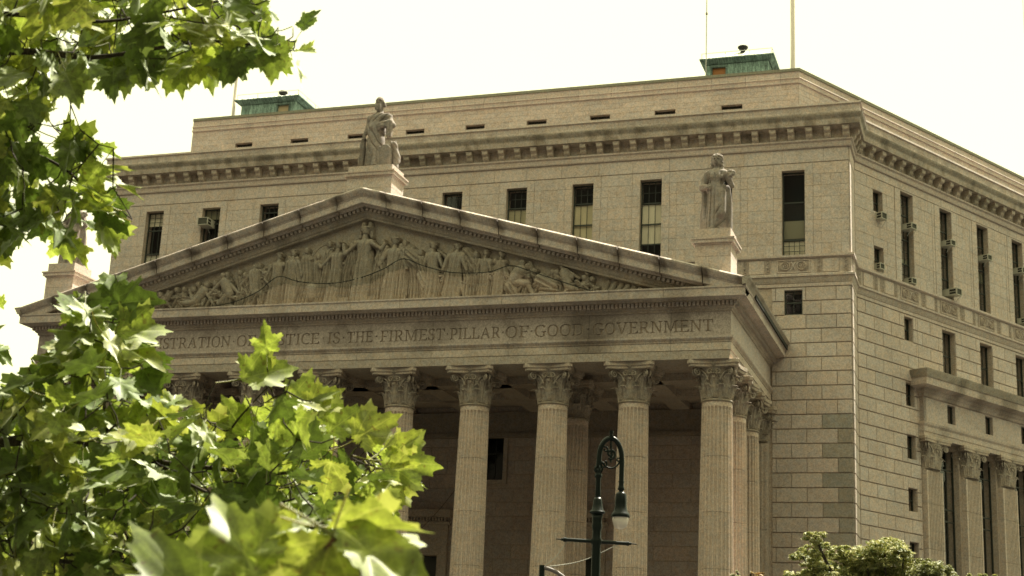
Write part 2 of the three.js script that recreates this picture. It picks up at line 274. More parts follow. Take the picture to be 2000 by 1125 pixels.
// ---- rusticated front wall beside and behind the portico
const rowsLow = []; for (let k = 0; k <= 31; k++) rowsLow.push(21.53 - 0.683 * k);
const shadedSide = (x, y) => clamp(1 - 0.36 * sst(16.4, 11, y) * (x > 18.4 ? 1 : 0.55) - 0.1 * sst(20, 17, y) * sst(18.2, 16.8, x), 0.5, 1);  // unused: shade towards the foot and the portico, as colour
function rustic(f, a0, a1, rows, bw, holes, start, toneFn, j = 0.045, proud = 0.07) {
  for (let r = 0; r < rows.length - 1; r++) {
    const y1 = rows[r] - j / 2, y0 = rows[r + 1] + j / 2;
    for (let a = start(r); a < a1; a += bw) {
      const p0 = Math.max(a0, a + 0.011), p1 = Math.min(a1, a + bw - 0.011); if (p1 - p0 < 0.08) continue;
      const t = toneFn((p0 + p1) / 2, (y0 + y1) / 2, r);
      for (const p of cutRect([p0, p1, y0, y1], clear(holes))) stone(f, ...p, 0, proud, 0.016, t, 1.1);
    }
  }
}
// quoin blocks near the corner were replaced in a greyer granite (visible as flat darker blocks)
const greyed = (x, y, r) => (y < 15.4 && x > 18.95) ? (r % 2 ? (x > 19.5 ? [0.62, 0.66, 0.64] : [0.86, 0.88, 0.88]) : (x > 18.95 ? [0.60, 0.63, 0.60] : [0.9, 0.9, 0.9])) : [1, 1, 1];
const fTone = (x, y, r) => { const t = tones(0.9, 1.06), g = x > 0 ? greyed(x, y, r) : W1, w = y < 12.5 ? [0.9, 0.9, 0.88] : W1; return mulc(mulc(t, g), w); };
rustic(FRONT, 16.55, 20.235, rowsLow, 1.42, [[17.14, 17.99, 20.2, 21.39]], (r) => 16.02 + (r % 2 ? 0.0 : 0.71) - 1.42, fTone);
rustic(FRONT, -20.235, -16.55, rowsLow, 1.42, [[-17.99, -17.14, 20.2, 21.39]], (r) => -20.3 + (r % 2 ? 0.0 : 0.71) - 1.42, fTone);
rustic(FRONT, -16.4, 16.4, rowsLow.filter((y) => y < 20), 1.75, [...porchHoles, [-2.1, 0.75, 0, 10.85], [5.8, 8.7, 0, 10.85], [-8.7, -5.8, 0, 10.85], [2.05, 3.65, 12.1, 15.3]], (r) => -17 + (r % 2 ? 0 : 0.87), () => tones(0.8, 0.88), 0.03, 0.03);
rustic(RET, 0.05, 2.05, rowsLow, 1.0, [], (r) => (r % 2 ? -0.95 : -0.45), () => tones(0.93, 1.05));
for (let r = 0; r < 8; r++) stone(RET, 0.03, 2.07, rowsUp[r] + 0.004, rowsUp[r + 1] - 0.004, 0, 0.03, 0.005, tones(1, 1.05));
stone(RET, 0.03, 2.07, 27.83, 28.5, 0, 0.045, 0.006, tones(1, 1.05));
// ---- hexagon side wall
rustic(HEX, 0.07, 5.14, rowsLow, 1.42, holesH, (r) => -1.4 + (r % 2 ? 0.0 : 0.71), () => tones(0.93, 1.06));
rustic(HEX, 5.16, 31.9, rowsLow.filter((y) => y > 17.6), 1.42, holesH, (r) => 5.16 - 0.3 - (r % 2 ? 0.71 : 0), () => tones(0.93, 1.06));
const rowsHex = [23.12]; for (let k = 1; k <= 8; k++) rowsHex.push(23.12 + 0.622 * k);
for (let r = 0; r < 8; r++) {
  const y0 = rowsHex[r] + GAP / 2, y1 = rowsHex[r + 1] - GAP / 2;
  const spans = [[0.05, 3.42, 1]]; for (let k = 0; k < 6; k++) spans.push([hexWin[k] + 1.06, hexWin[k + 1] - 1.06, 1]);
  for (const s of hexWin) for (const p of cutRect([s - 1.04, s + 1.04, y0, y1], clear([[s - 0.555, s + 0.555, 23, 28.02]]))) stone(HEX, ...p, 0, 0.032, 0.004, tones(0.95, 1.04));
  for (const [a, b] of spans) { const w = b - a, cut = a < 1 ? (r % 2 ? [0, 0.3, 0.62, 1] : [0, 0.15, 0.45, 0.8, 1]) : (r % 2 ? [0, 0.14, 0.6, 0.86, 1] : [0, 0.14, 0.4, 0.86, 1]);
    for (let q = 0; q < cut.length - 1; q++) for (const p of cutRect([a + w * cut[q] + GAP / 2, a + w * cut[q + 1] - GAP / 2, y0, y1], clear(holesH.slice(7, 9)))) { const inner = cut[q] > 0.05 && cut[q + 1] < 0.97 && r < 7; stone(HEX, ...p, 0, inner ? 0.01 : 0.02, 0.004, tones(0.95, 1.04)); } }
}
for (let a = 0.04, k = 0; a < 31.9; k++) { const b = Math.min(31.95, a + 1.9); stone(HEX, a + GAP / 2, b - GAP / 2, 28.11, 28.5, 0, 0.045, 0.006, tones(0.95, 1.05)); a = b; }

// ---- windows: sash frame, panes, blinds, dark room behind
const SW = [1, 1, 1];
function windowIn(f, a0, a1, y0, y1, { recess = 0.32, cols = 3, bars = [], blinds = [], name = 'window', gridTop = null, parent = CH } = {}) {
  const w = base(name, 0, 0, 0, 0, parent), d = -recess, fr = 0.055, geo = [];
  const bb = (p0, p1, q0, q1, dd = 0.05) => geo.push(fbox(f, p0, p1, q0, q1, d - dd / 2, d + dd / 2, SW));
  bb(a0, a0 + fr, y0, y1, 0.09); bb(a1 - fr, a1, y0, y1, 0.09); bb(a0 + fr, a1 - fr, y0, y0 + fr, 0.088); bb(a0 + fr, a1 - fr, y1 - fr, y1, 0.088);
  const rails = [y0 + fr, ...bars, y1 - fr];
  for (const y of bars) bb(a0 + fr, a1 - fr, y - 0.03, y + 0.03, 0.07);
  const W = a1 - a0 - 2 * fr;
  for (let c = 1; c < cols; c++) bb(a0 + fr + W * c / cols - 0.012, a0 + fr + W * c / cols + 0.012, y0 + fr, y1 - fr, 0.04);
  if (gridTop) for (const y of gridTop) bb(a0 + fr, a1 - fr, y - 0.012, y + 0.012, 0.038);
  add('sash_frame', geo, M.sash, w);
  for (let i = 0; i < rails.length - 1; i++) { const p = [fp(f, a0 + fr, rails[i], d - 0.012), fp(f, a1 - fr, rails[i], d - 0.012), fp(f, a1 - fr, rails[i + 1], d - 0.012), fp(f, a0 + fr, rails[i + 1], d - 0.012)]; add('pane', tri([...p[0], ...p[1], ...p[2], ...p[0], ...p[2], ...p[3]], W1), M.glass, w); }
  for (const [q0, q1, c] of blinds) add('blind', fbox(f, a0 + 0.02, a1 - 0.02, q0, q1, d - 0.1, d - 0.08, c ?? W1), M.blind, w);
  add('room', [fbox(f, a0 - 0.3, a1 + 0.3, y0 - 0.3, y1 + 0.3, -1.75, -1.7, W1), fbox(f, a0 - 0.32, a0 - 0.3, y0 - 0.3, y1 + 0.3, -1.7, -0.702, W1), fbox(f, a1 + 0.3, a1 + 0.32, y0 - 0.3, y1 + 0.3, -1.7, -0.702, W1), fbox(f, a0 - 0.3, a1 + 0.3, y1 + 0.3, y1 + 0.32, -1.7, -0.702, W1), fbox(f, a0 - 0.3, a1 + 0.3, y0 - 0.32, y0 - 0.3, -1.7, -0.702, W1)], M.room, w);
  return w;
}
const CREAM = [1, 1, 1], TAN = [0.30, 0.31, 0.27], PALE = [0.8, 0.82, 0.85];
winX.forEach((x, i) => {
  let o = { bars: [24.0, 25.15, 26.25], cols: 3 };
  if (i === 0) o = { bars: [25.05, 26.4], gridTop: [26.9, 27.15], blinds: [[26.7, 27.4, CREAM], [23.2, 25.0, PALE]] };
  if (i === 1) o = { bars: [25.1, 26.6], blinds: [[26.9, 27.4, TAN]] };
  if (i === 2) o = { bars: [26.7, 27.05], cols: 3 };
  if (i === 6) o = { bars: [26.45, 25.3], gridTop: [26.95], blinds: [[23.2, 26.4, [0.62, 0.6, 0.5]]] };
  if (i === 7) o = { bars: [26.48, 25.35], gridTop: [26.95], blinds: [[23.2, 26.42, [0.86, 0.82, 0.7]]] };
  if (i === 8) o = { bars: [26.3, 25.2, 24.15], gridTop: [26.85], blinds: [[24.2, 26.25, CREAM]] };
  if (i === 10) o = { bars: [25.9, 24.0], cols: 1, gridTop: [], blinds: [[24.1, 25.0, TAN], [23.2, 23.95, CREAM]], low: true };
  const w = windowIn(FRONT, x - 0.55, x + 0.55, 23.12, 27.45, o);
  if (o.low) { const g = []; for (let c = 1; c < 4; c++) g.push(fbox(FRONT, x - 0.5 + c * 0.25 - 0.012, x - 0.5 + c * 0.25 + 0.012, 23.17, 23.97, -0.34, -0.3, SW)); for (const y of [23.43, 23.7]) g.push(fbox(FRONT, x - 0.5, x + 0.5, y - 0.012, y + 0.012, -0.338, -0.302, SW)); add('glazing_bar', g, M.sash, w); }
});
windowIn(FRONT, 17.14, 17.99, 20.2, 21.39, { recess: 0.12, cols: 2, bars: [20.8] });
windowIn(FRONT, -17.99, -17.14, 20.2, 21.39, { recess: 0.12, cols: 2, bars: [20.8] });
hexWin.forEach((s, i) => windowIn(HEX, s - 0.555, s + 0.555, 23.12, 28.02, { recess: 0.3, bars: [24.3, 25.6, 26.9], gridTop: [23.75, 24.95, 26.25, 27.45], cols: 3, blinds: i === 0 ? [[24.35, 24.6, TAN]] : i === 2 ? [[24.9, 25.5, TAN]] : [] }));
for (const [y0, y1] of [[26.35, 27.5], [23.3, 24.55]]) windowIn(HEX, 1.62, 2.42, y0, y1, { recess: 0.3, cols: 2, bars: [(y0 + y1) / 2] });
for (const [y0, y1, b] of [[20.22, 21.4, [[20.85, 21.35, [0.5, 0.5, 0.5]]]], [16.87, 18.04], [14.24, 15.43], [11.68, 12.81], [9.1, 10.2], [6.5, 7.7]]) windowIn(HEX, 4.0, 4.77, y0, y1, { recess: 0.25, cols: 2, bars: [(y0 + y1) / 2], blinds: b ?? [] });
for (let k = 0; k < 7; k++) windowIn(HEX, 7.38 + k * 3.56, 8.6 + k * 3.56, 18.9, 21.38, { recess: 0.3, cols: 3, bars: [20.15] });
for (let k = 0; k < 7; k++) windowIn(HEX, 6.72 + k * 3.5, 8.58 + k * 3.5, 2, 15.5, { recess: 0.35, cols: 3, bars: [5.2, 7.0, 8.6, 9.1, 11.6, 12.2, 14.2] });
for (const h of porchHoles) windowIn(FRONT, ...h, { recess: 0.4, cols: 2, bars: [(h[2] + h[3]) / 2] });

// ---- main cornice, belt course, attic
const PATH = [[-HX, -11.7], [-XW, ZW], [XW, ZW], [HX, HZ], [36.25, -39.41]];
const dirt = (lo, hi, k, s = 0.35) => (x, y, z) => { const n = fbm(x * s, y * s * 0.6, z * s), m = clamp(sst(-0.12, 0.2, n)) * k * (y > lo && y < hi ? 1 : 0.35); return [1 - m * 0.95, 1 - m * 0.97, 1 - m]; };
function stoneRun(name, prof, path, o) { for (const g of sweep(prof, path, o)) add(name, g, M.stone, CH); }
const pale = W1;
stoneRun('parapet_stone', [[-0.5, 30.62], [0.66, 30.6], [0.68, 30.5], [0.60, 30.47], [0.59, 30.2], [0.61, 30.16], [0.60, 30.05]], PATH, { step: 2.65, sub: 0.2, color: dirt(29, 30.3, 0.26, 1.5) });
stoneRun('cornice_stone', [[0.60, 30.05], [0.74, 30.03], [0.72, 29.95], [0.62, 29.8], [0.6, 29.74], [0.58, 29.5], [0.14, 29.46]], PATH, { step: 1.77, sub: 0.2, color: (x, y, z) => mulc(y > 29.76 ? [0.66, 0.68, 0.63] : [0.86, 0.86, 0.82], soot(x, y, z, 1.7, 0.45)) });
add('bed_course', sweep([[0.14, 29.46], [0.05, 29.44], [0.05, 28.96]], PATH, { step: 3.5, sub: 0.3, color: (x, y, z) => mulc([0.84, 0.85, 0.8], soot(x, y, z, 0.5, 0.5)) }), M.stone, CH);
stoneRun('bed_stone', [[0.05, 28.96], [0.2, 28.94], [0.2, 28.86], [0.12, 28.8], [0.1, 28.64], [0.15, 28.61], [0.13, 28.54], [0.0, 28.5]], PATH, { step: 2.65, color: dirt(29, 29.2, 0.12, 0.4) });
{ // scroll brackets under the cornice
  const s = new THREE.Shape(); s.moveTo(0, 0); s.lineTo(0.42, 0); s.lineTo(0.42, -0.12); s.bezierCurveTo(0.44, -0.26, 0.3, -0.2, 0.26, -0.3); s.bezierCurveTo(0.27, -0.44, 0.2, -0.44, 0.15, -0.5); s.lineTo(0.0, -0.505); s.closePath();
  const e = new THREE.ExtrudeGeometry(s, { depth: 0.28, bevelEnabled: true, bevelSize: 0.012, bevelThickness: 0.012, bevelSegments: 1, curveSegments: 5 }); e.translate(0, 0, -0.14); e.rotateY(-Math.PI / 2); e.deleteAttribute('uv');
  const head = box(-0.18, 0.18, -0.055, 0.0, 0.02, 0.43, [1.02, 1.02, 1.0]);
  const vars = [[0.86, 0.86, 0.81], [0.74, 0.75, 0.7], [0.6, 0.62, 0.57]].map((c) => mergeGeometries([prep(e.clone(), (x, y) => y < -0.12 ? c : c.map((v) => Math.min(1.05, v * 1.1))), head]));
  const put = (f, L, a0) => { const n = Math.round((L - 2 * a0) / 0.882); for (let i = 0; i <= n; i++) { const a = a0 + (L - 2 * a0) * i / n; const p = fp(f, a, 29.465, 0.05); const m = add('bracket', vars[Math.floor(clamp(fbm(p[0] * 0.3, 3, p[2] * 0.3) * 3 + 1 + rr(-0.6, 0.6), 0, 2.9))], M.stone, CH); m.position.set(...p); m.rotation.y = fturn(f); } };
  put(frame(-XW, ZW, 1, 0), 2 * XW, 0.1); put(HEX, 32, 0.25); put(RET, 2.1, 0.3);
}
stoneRun('belt_stone', [[0.0, 23.125], [0.2, 23.11], [0.2, 23.0], [0.13, 22.96], [0.1, 22.94]], PATH, { step: 2.65, color: pale });
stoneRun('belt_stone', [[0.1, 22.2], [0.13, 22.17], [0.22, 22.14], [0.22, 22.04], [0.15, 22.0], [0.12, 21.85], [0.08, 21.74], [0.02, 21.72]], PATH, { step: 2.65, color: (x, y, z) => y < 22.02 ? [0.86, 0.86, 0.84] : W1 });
stoneRun('belt_stone', [[0.02, 21.72], [0.075, 21.715], [0.075, 21.56], [0.0, 21.54]], PATH, { step: 2.4, color: pale });
add('belt_frieze', sweep([[0.1, 22.96], [0.055, 22.95], [0.055, 22.19], [0.1, 22.18]], PATH, { step: 3.53, color: [0.95, 0.95, 0.93] }), M.stone, CH);
{ // carved rosette panels, scroll strips and plain tablets along the belt frieze
  const ring = (x, y, r, t) => { const g = new THREE.TorusGeometry(r, t, 5, 14); g.translate(x, y, 0.05); g.deleteAttribute('uv'); return prep(g, [0.86, 0.85, 0.82]); };
  const rosette = [box(-0.78, 0.78, -0.33, -0.28, 0, 0.05, W1), box(-0.78, 0.78, 0.28, 0.33, 0, 0.05, W1), box(-0.78, -0.73, -0.28, 0.28, 0, 0.05, W1), box(0.73, 0.78, -0.28, 0.28, 0, 0.05, W1)];
  for (const s of [-1, 1]) { rosette.push(ring(s * 0.38, 0.02, 0.2, 0.035), ring(s * 0.38, 0.02, 0.1, 0.03)); const b = new THREE.SphereGeometry(0.045, 8, 6); b.translate(s * 0.38, 0.02, 0.06); b.deleteAttribute('uv'); rosette.push(prep(b, W1)); for (let k = 0; k < 5; k++) rosette.push(tube([V(s * (0.62 - k * 0.05), -0.22 + k * 0.02, 0.05), V(s * (0.66 - k * 0.03), -0.02 + k * 0.03, 0.08), V(s * (0.6 - k * 0.04), 0.2, 0.05)], 0.018, [0.85, 0.84, 0.8], 6, 4)); }
  rosette.push(tube([V(-0.1, -0.2, 0.05), V(0, 0.02, 0.09), V(0.1, 0.22, 0.05)], 0.03, W1, 6, 5), tube([V(0.1, -0.2, 0.05), V(0, 0.02, 0.09), V(-0.1, 0.22, 0.05)], 0.03, W1, 6, 5));
  const strip = []; for (const y of [-0.26, -0.14, 0, 0.14, 0.26]) { const g = new THREE.TorusGeometry(0.075, 0.024, 5, 9); g.translate(0, y, 0.035); g.deleteAttribute('uv'); strip.push(prep(g, [0.84, 0.83, 0.8])); } strip.push(box(-0.15, -0.12, -0.36, 0.36, 0, 0.04, W1), box(0.12, 0.15, -0.36, 0.36, 0, 0.04, W1), box(-0.1, 0.1, -0.02, 0.02, 0, 0.06, W1));
  const tablet = [prep(block(frame(0, 0, 1, 0), -0.38, 0.38, -0.34, 0.34, 0, 0.05, 0.012, W1), W1)];
  const R = mergeGeometries(rosette), S = mergeGeometries(strip), T = tablet[0];
  const put = (f, a, g, n) => { const m = add(n, g, M.stone, CH); m.position.set(...fp(f, a, 22.57, 0.055)); m.rotation.y = fturn(f); };
  for (const x of winX) put(FRONT, x, R, 'rosette_panel');
  for (let k = 0; k <= 11; k++) { const x = (k - 5.5) * BAY - 0.07; const cl = (d) => Math.abs(x + d) < 20; if (cl(0.5) && k < 12) put(FRONT, x + 0.55 * (k < 11 ? 1 : 0.2), S, 'scroll_strip'); if (cl(-0.5)) put(FRONT, x - 0.55, S, 'scroll_strip'); if (Math.abs(x) < 19.7) put(FRONT, x, T, 'frieze_tablet'); }
  put(FRONT, 20.05, S, 'scroll_strip');
  for (const s of hexWin) { put(HEX, s, R, 'rosette_panel'); for (const d of [-2.33, -1.23]) put(HEX, s + d, S, 'scroll_strip'); put(HEX, s - 1.78, T, 'frieze_tablet'); if (s < 5) { put(HEX, 0.25, S, 'scroll_strip'); put(HEX, 0.95, T, 'frieze_tablet'); put(HEX, 1.62, S, 'scroll_strip'); } }
  put(RET, 1.0, T, 'frieze_tablet'); put(RET, 0.4, S, 'scroll_strip'); put(RET, 1.7, S, 'scroll_strip');
}
// ---- attic storey set back behind the parapet
const AT = [[-17.62, -12.42], [17.5, -12.42], [31.0, -35.8]];
const AF = frame(-17.62, -12.42, 1, 0), AH = frame(17.5, -12.42, 0.5, -Math.sqrt(3) / 2);
const slots = winX.filter((x) => Math.abs(x) < 17).map((x) => [x + 17.62 - 0.55, x + 17.62 + 0.55, 32.08, 32.32]);
add('attic_wall', [wallSheet(AF, 0, 35.12, 30, 33.3, 0, 0.6, slots, backTone), wallSheet(AH, 0.002, 27, 30, 33.3, 0, 0.6, [], backTone), wallSheet(frame(-17.62, -38, 0, 1), 0, 25.5, 30, 33.9, 0, 0.6, [], W1)], M.stone, CH);
for (const [a0, a1, y0, y1] of slots) { const v = base('louvre_slot', 0, 0, 0, 0, CH); const g = []; for (let k = 0; k < 3; k++) g.push(fbox(AF, a0, a1, y0 + 0.03 + k * 0.08, y0 + 0.06 + k * 0.08, -0.28, -0.2, W1)); add('louvre', g, M.dark, v); add('back_plate', fbox(AF, a0 - 0.1, a1 + 0.1, y0 - 0.1, y1 + 0.1, -0.64, -0.605, W1), M.dark, v); }
const atticStones = [];
for (let r = 0; r < 8; r++) { const y0 = 30.85 + r * 0.297, y1 = y0 + 0.297;
  for (let a = (r % 2 ? -0.45 : 0) - rr(0, 0.1); a < 35.1;) { const w = 0.82 + rr(-0.12, 0.2), b = a + w; for (const p of cutRect([Math.max(0.01, a + 0.006), Math.min(35.1, b - 0.006), y0 + 0.006, y1 - 0.006], clear(slots))) if (p[1] - p[0] > 0.05) atticStones.push(block(AF, ...p, 0, 0.012, 0.003, tones(0.9, 1.06))); a = b; }
  for (let a = (r % 2 ? -0.45 : 0); a < 26.9; a += 0.86) if (Math.min(26.9, a + 0.85) - Math.max(0.02, a) > 0.05) atticStones.push(block(AH, Math.max(0.02, a + 0.009), Math.min(26.9, a + 0.851), y0 + 0.009, y1 - 0.009, 0, 0.012, 0.003, tones(0.94, 1.05))); }
add('attic_stones', atticStones, M.stone, CH, 'stuff');
stoneRun('attic_stone', [[0, 33.22], [0.1, 33.24], [0.1, 33.31], [0.05, 33.34], [0.05, 33.46], [0.12, 33.5], [0.1, 33.56], [0.03, 33.58], [0.03, 33.9]], AT, { step: 1.8, color: pale });
for (const g of sweep([[-0.7, 34.08], [0.1, 34.05], [0.1, 33.9], [0.02, 33.89]], AT, { step: 5, gap: 0.006, color: W1 })) add('coping', g, M.coping, CH);

// ---- projecting order on the hexagon side: fluted pilasters under an entablature
{
  const P0 = fp(HEX, 5.12, 0, 0.0), P1 = fp(HEX, 5.12, 0, 0.3), P2 = fp(HEX, 31.9, 0, 0.3), BP = [[P0[0], P0[2]], [P1[0], P1[2]], [P2[0], P2[2]]];
  const grime = (k) => (x, y, z) => mulc(soot(x, y, z, 0.55, k), [0.97, 0.97, 0.95]);
  stoneRun('architrave_stone', [[-0.3, 15.5], [0, 15.5], [0, 15.74], [0.03, 15.75], [0.03, 16.0], [0.1, 16.1], [0.12, 16.2], [0.0, 16.24]], BP, { step: 3.5, color: grime(0.25) });
  const fh = []; for (let k = 0; k < 7; k++) fh.push([7.25 + k * 3.53, 7.97 + k * 3.53, 16.44, 17.4]);
  add('side_frieze', [wallSheet(frame(P1[0], P1[2], HEX.ux, HEX.uz), 0, 26.8, 16.24, 17.46, 0, 0.25, fh.map(([a, b, c, d]) => [a - 5.12, b - 5.12, c, d]), (x, y, z) => soot(x, y, z, 0.5, 0.2)), fbox(HEX, 5.12, 5.37, 16.24, 17.46, 0, 0.3, W1)], M.stone, CH);
  for (const h of fh) windowIn(HEX, ...h, { recess: -0.08, cols: 2, bars: [] });
  stoneRun('side_cornice_stone', [[0, 17.46], [0.1, 17.5], [0.14, 17.62], [0.22, 17.7], [0.25, 17.84], [0.62, 17.95], [0.63, 18.28], [0.68, 18.33], [0.78, 18.6], [0.8, 18.7], [-0.3, 18.86]], BP, { step: 2.3, color: (x, y, z) => y > 18.3 ? mulc([0.66, 0.68, 0.63], soot(x, y, z, 1.2, 0.45)) : mulc([0.93, 0.92, 0.9], soot(x, y, z, 0.7, 0.45)) });
}
// ---------------------------------------------------------------- columns
const NECK = 14.0, COLBASE = 0.9;
const shaftR = (y) => { const t = (y - COLBASE) / (NECK - COLBASE); return 0.735 - 0.115 * Math.pow(t, 1.7); };
function drumGeo(y0, y1, c, half) { // fluted drum with soft fillets, flutes end below the neck
  const NF = 24, K = 7, pos = [], rows = [], ys = [];
  const n = y1 > NECK - 0.01 ? 5 : 2; for (let j = 0; j <= n; j++) ys.push(y0 + (y1 - y0) * j / n);
  if (y1 > NECK - 0.01) { ys.pop(); ys.push(NECK - 0.3, NECK - 0.22, NECK - 0.2, NECK); ys.sort((a, b) => a - b); }
  for (const y of ys) { const row = [], R = shaftR(y), fl = y > NECK - 0.21 ? 0 : y > NECK - 0.25 ? 0.4 : 1; for (let f = 0; f < NF; f++) for (let k = 0; k < K; k++) { const t = k / K, a = (f + t) / NF * Math.PI * 2, q = clamp((t - 0.14) / 0.72), d = fl * 0.085 * Math.sqrt(Math.max(0, 1 - (2 * q - 1) ** 2)) * (t > 0.13 && t < 0.87 ? 1 : 0); row.push([Math.cos(a) * (R - d), y, Math.sin(a) * (R - d)]); } rows.push(row); }
  const W = NF * K;
  for (let j = 0; j < rows.length - 1; j++) for (let i = 0; i < W; i++) { const i2 = (i + 1) % W, A = rows[j][i], B = rows[j][i2], C = rows[j + 1][i2], D = rows[j + 1][i]; pos.push(...A, ...C, ...B, ...A, ...D, ...C); }
  return tri(pos, c);
}
const cuts = [COLBASE, 2.75, 5.0, 7.265, 9.515, 11.76, NECK];
const drums = []; for (let i = 0; i < 6; i++) drums.push([1.08, 1.12, 1.16].map((t) => drumGeo(cuts[i] + (i ? 0.009 : 0), cuts[i + 1] - (i < 5 ? 0.009 : 0), (x, y, z) => { const s = soot(x * 2, y, z * 2, 0.5, 0.08); return [t * s[0] * 1.03, t * s[1] * 0.99, t * s[2] * 0.94]; })));
const drumCore = lathe([[0.001, COLBASE], [0.64, COLBASE], [0.54, NECK], [0.001, NECK]], [0.4, 0.4, 0.38], 16);
const baseGeo = mergeGeometries([box(-1.05, 1.05, 0.2, 0.45, -1.05, 1.05, W1), lathe([[0.001, 0.45], [0.98, 0.45], [1.03, 0.53], [0.98, 0.61], [0.86, 0.63], [0.83, 0.7], [0.88, 0.74], [0.9, 0.79], [0.86, 0.84], [0.77, 0.86], [0.74, 0.9], [0.001, 0.9]], W1, 28)]);
const collar = lathe([[0.6, NECK], [0.655, NECK + 0.01], [0.675, NECK + 0.05], [0.655, NECK + 0.09], [0.61, NECK + 0.1], [0.6, NECK + 0.12]], [0.62, 0.62, 0.56], 32);
function acanthus(r0, y0, h, w, curl, ang, c) { // one curling leaf against the bell
  const pos = [], NU = 9, NV = 6, P = [];
  for (let i = 0; i <= NU; i++) { const t = i / NU; const row = [];
    for (let k = 0; k <= NV; k++) { const s = k / NV * 2 - 1, lob = 0.72 + 0.28 * Math.abs(Math.sin(t * 9.5)), ww = w * (t < 0.75 ? 0.8 + 0.35 * t : 1.06 * (1 - (t - 0.75) * 2.2)) * (Math.abs(s) > 0.6 ? lob : 1);
      let y, d; if (t < 0.78) { y = y0 + h * t / 0.78 * 0.96; d = 0.03 + 0.05 * t + 0.13 * t * t; } else { const q = (t - 0.78) / 0.22 * 2.6; y = y0 + h * 0.96 + Math.sin(q) * curl * 0.42; d = 0.03 + 0.039 + 0.08 + (1 - Math.cos(q)) * curl * 0.55; }
      d += 0.05 * Math.cos(s * 9) * (1 - t * 0.4) * 0.5 - 0.06 * s * s; const a = ang + s * ww / (r0 + d); row.push([Math.sin(a) * (r0 + d), y, Math.cos(a) * (r0 + d)]); } P.push(row); }
  for (let i = 0; i < NU; i++) for (let k = 0; k < NV; k++) pos.push(...P[i][k], ...P[i][k + 1], ...P[i + 1][k + 1], ...P[i][k], ...P[i + 1][k + 1], ...P[i + 1][k]);
  return tri(pos, c);
}
function capitalGeo() {
  const sootShadeC = (x, y, z) => { const n = fbm(x * 1.6, y * 1.3, z * 1.6), m = 0.5 + 0.3 * clamp(0.5 + n * 1.6); return [m, m * 1.0, m * 0.93]; }, G = [];  // soot, and the shade under the architrave, both put into the colour
  const y0 = NECK + 0.1, y1 = 15.36, bell = (t) => 0.6 + 0.02 * t + 0.22 * Math.pow(t, 3);
  G.push(lathe(Array.from({ length: 11 }, (_, i) => [bell(i / 10), y0 + (y1 - y0) * i / 10]), sootShadeC, 32));
  for (let k = 0; k < 8; k++) G.push(acanthus(0.61, y0, 0.5, 0.215, 0.24, (k + 0.5) * Math.PI / 4, sootShadeC), acanthus(0.62, y0 + 0.05, 0.9, 0.2, 0.27, k * Math.PI / 4, sootShadeC));
  for (let k = 0; k < 4; k++) for (const s of [-1, 1]) { // corner volutes, a pair at each corner
    const a = Math.PI / 4 + k * Math.PI / 2, pts = []; const R = 0.17, ca = V(Math.sin(a), 0, Math.cos(a)), sd = V(Math.cos(a), 0, -Math.sin(a)).multiplyScalar(s);
    pts.push(ca.clone().multiplyScalar(0.66).addScaledVector(sd, 0.34).setY(14.85), ca.clone().multiplyScalar(0.76).addScaledVector(sd, 0.22).setY(15.12));
    for (let i = 0; i <= 16; i++) { const t = i / 16, q = Math.PI * 0.75 - t * Math.PI * 3.3, r = R * (1 - 0.8 * t); pts.push(ca.clone().multiplyScalar(1.02 + Math.cos(q) * r).addScaledVector(sd, 0.07 + 0.03 * t).setY(15.17 + Math.sin(q) * r)); }
    G.push(tube(pts, 0.038, sootShadeC, 40, 6));
    const inner = []; const m = a + s * Math.PI / 4 * 0.98, cm = V(Math.sin(m), 0, Math.cos(m)), sm2 = V(Math.cos(m), 0, -Math.sin(m)).multiplyScalar(-s);
    inner.push(cm.clone().multiplyScalar(0.66).addScaledVector(sm2, 0.36).setY(14.85));
    for (let i = 0; i <= 10; i++) { const t = i / 10, q = Math.PI - 0.6 - t * Math.PI * 2.6, r = 0.115 * (1 - 0.8 * t); inner.push(cm.clone().multiplyScalar(0.8).addScaledVector(sm2, 0.16 - Math.cos(q) * -r).setY(15.17 + Math.sin(q) * r)); }
    G.push(tube(inner, 0.028, sootShadeC, 24, 5));
  }
  const sh = new THREE.Shape(), H = 1.06, ch = 0.11; // abacus with hollow sides and cut corners
  const cor = [[1, 1], [-1, 1], [-1, -1], [1, -1]]; sh.moveTo(H, H - ch); for (let k = 0; k < 4; k++) { const [sx, sy] = cor[k]; if (k % 2 === 0) sh.lineTo(sx * (H - ch), sy * H); else sh.lineTo(sx * H, sy * (H - ch)); const [nx, ny] = cor[(k + 1) % 4]; if (k % 2 === 0) sh.quadraticCurveTo(0, sy * 0.74, nx * (H - ch), ny * H); else sh.quadraticCurveTo(sx * 0.74, 0, nx * H, ny * (H - ch)); }
  for (const [d0, d1, sc] of [[15.38, 15.5, 0.94], [15.5, 15.64, 1]]) { const g = new THREE.ExtrudeGeometry(sh, { depth: d1 - d0, bevelEnabled: true, bevelSize: 0.02, bevelThickness: 0.015, bevelSegments: 1, curveSegments: 8 }); g.scale(sc, sc, 1); g.rotateX(-Math.PI / 2); g.translate(0, d0, 0); g.deleteAttribute('uv'); G.push(prep(g, (x, y, z) => mulc(sootShadeC(x, y, z), [1.25, 1.22, 1.2]))); }
  for (let k = 0; k < 4; k++) { const a = k * Math.PI / 2; for (const [r, y, q, c] of [[0.86, 15.5, 0.12, sootShadeC], [0.82, 14.98, 0.085, (x, yy) => yy > 15.0 ? [1.15, 1.13, 1.05] : [0.8, 0.8, 0.74]]]) { const g = new THREE.SphereGeometry(q, 9, 7); g.scale(1, 0.9, 0.8); g.deleteAttribute('uv'); moved(g, Math.sin(a) * r, y, Math.cos(a) * r, a); G.push(prep(g, c)); } }
  return mergeGeometries(G);
}
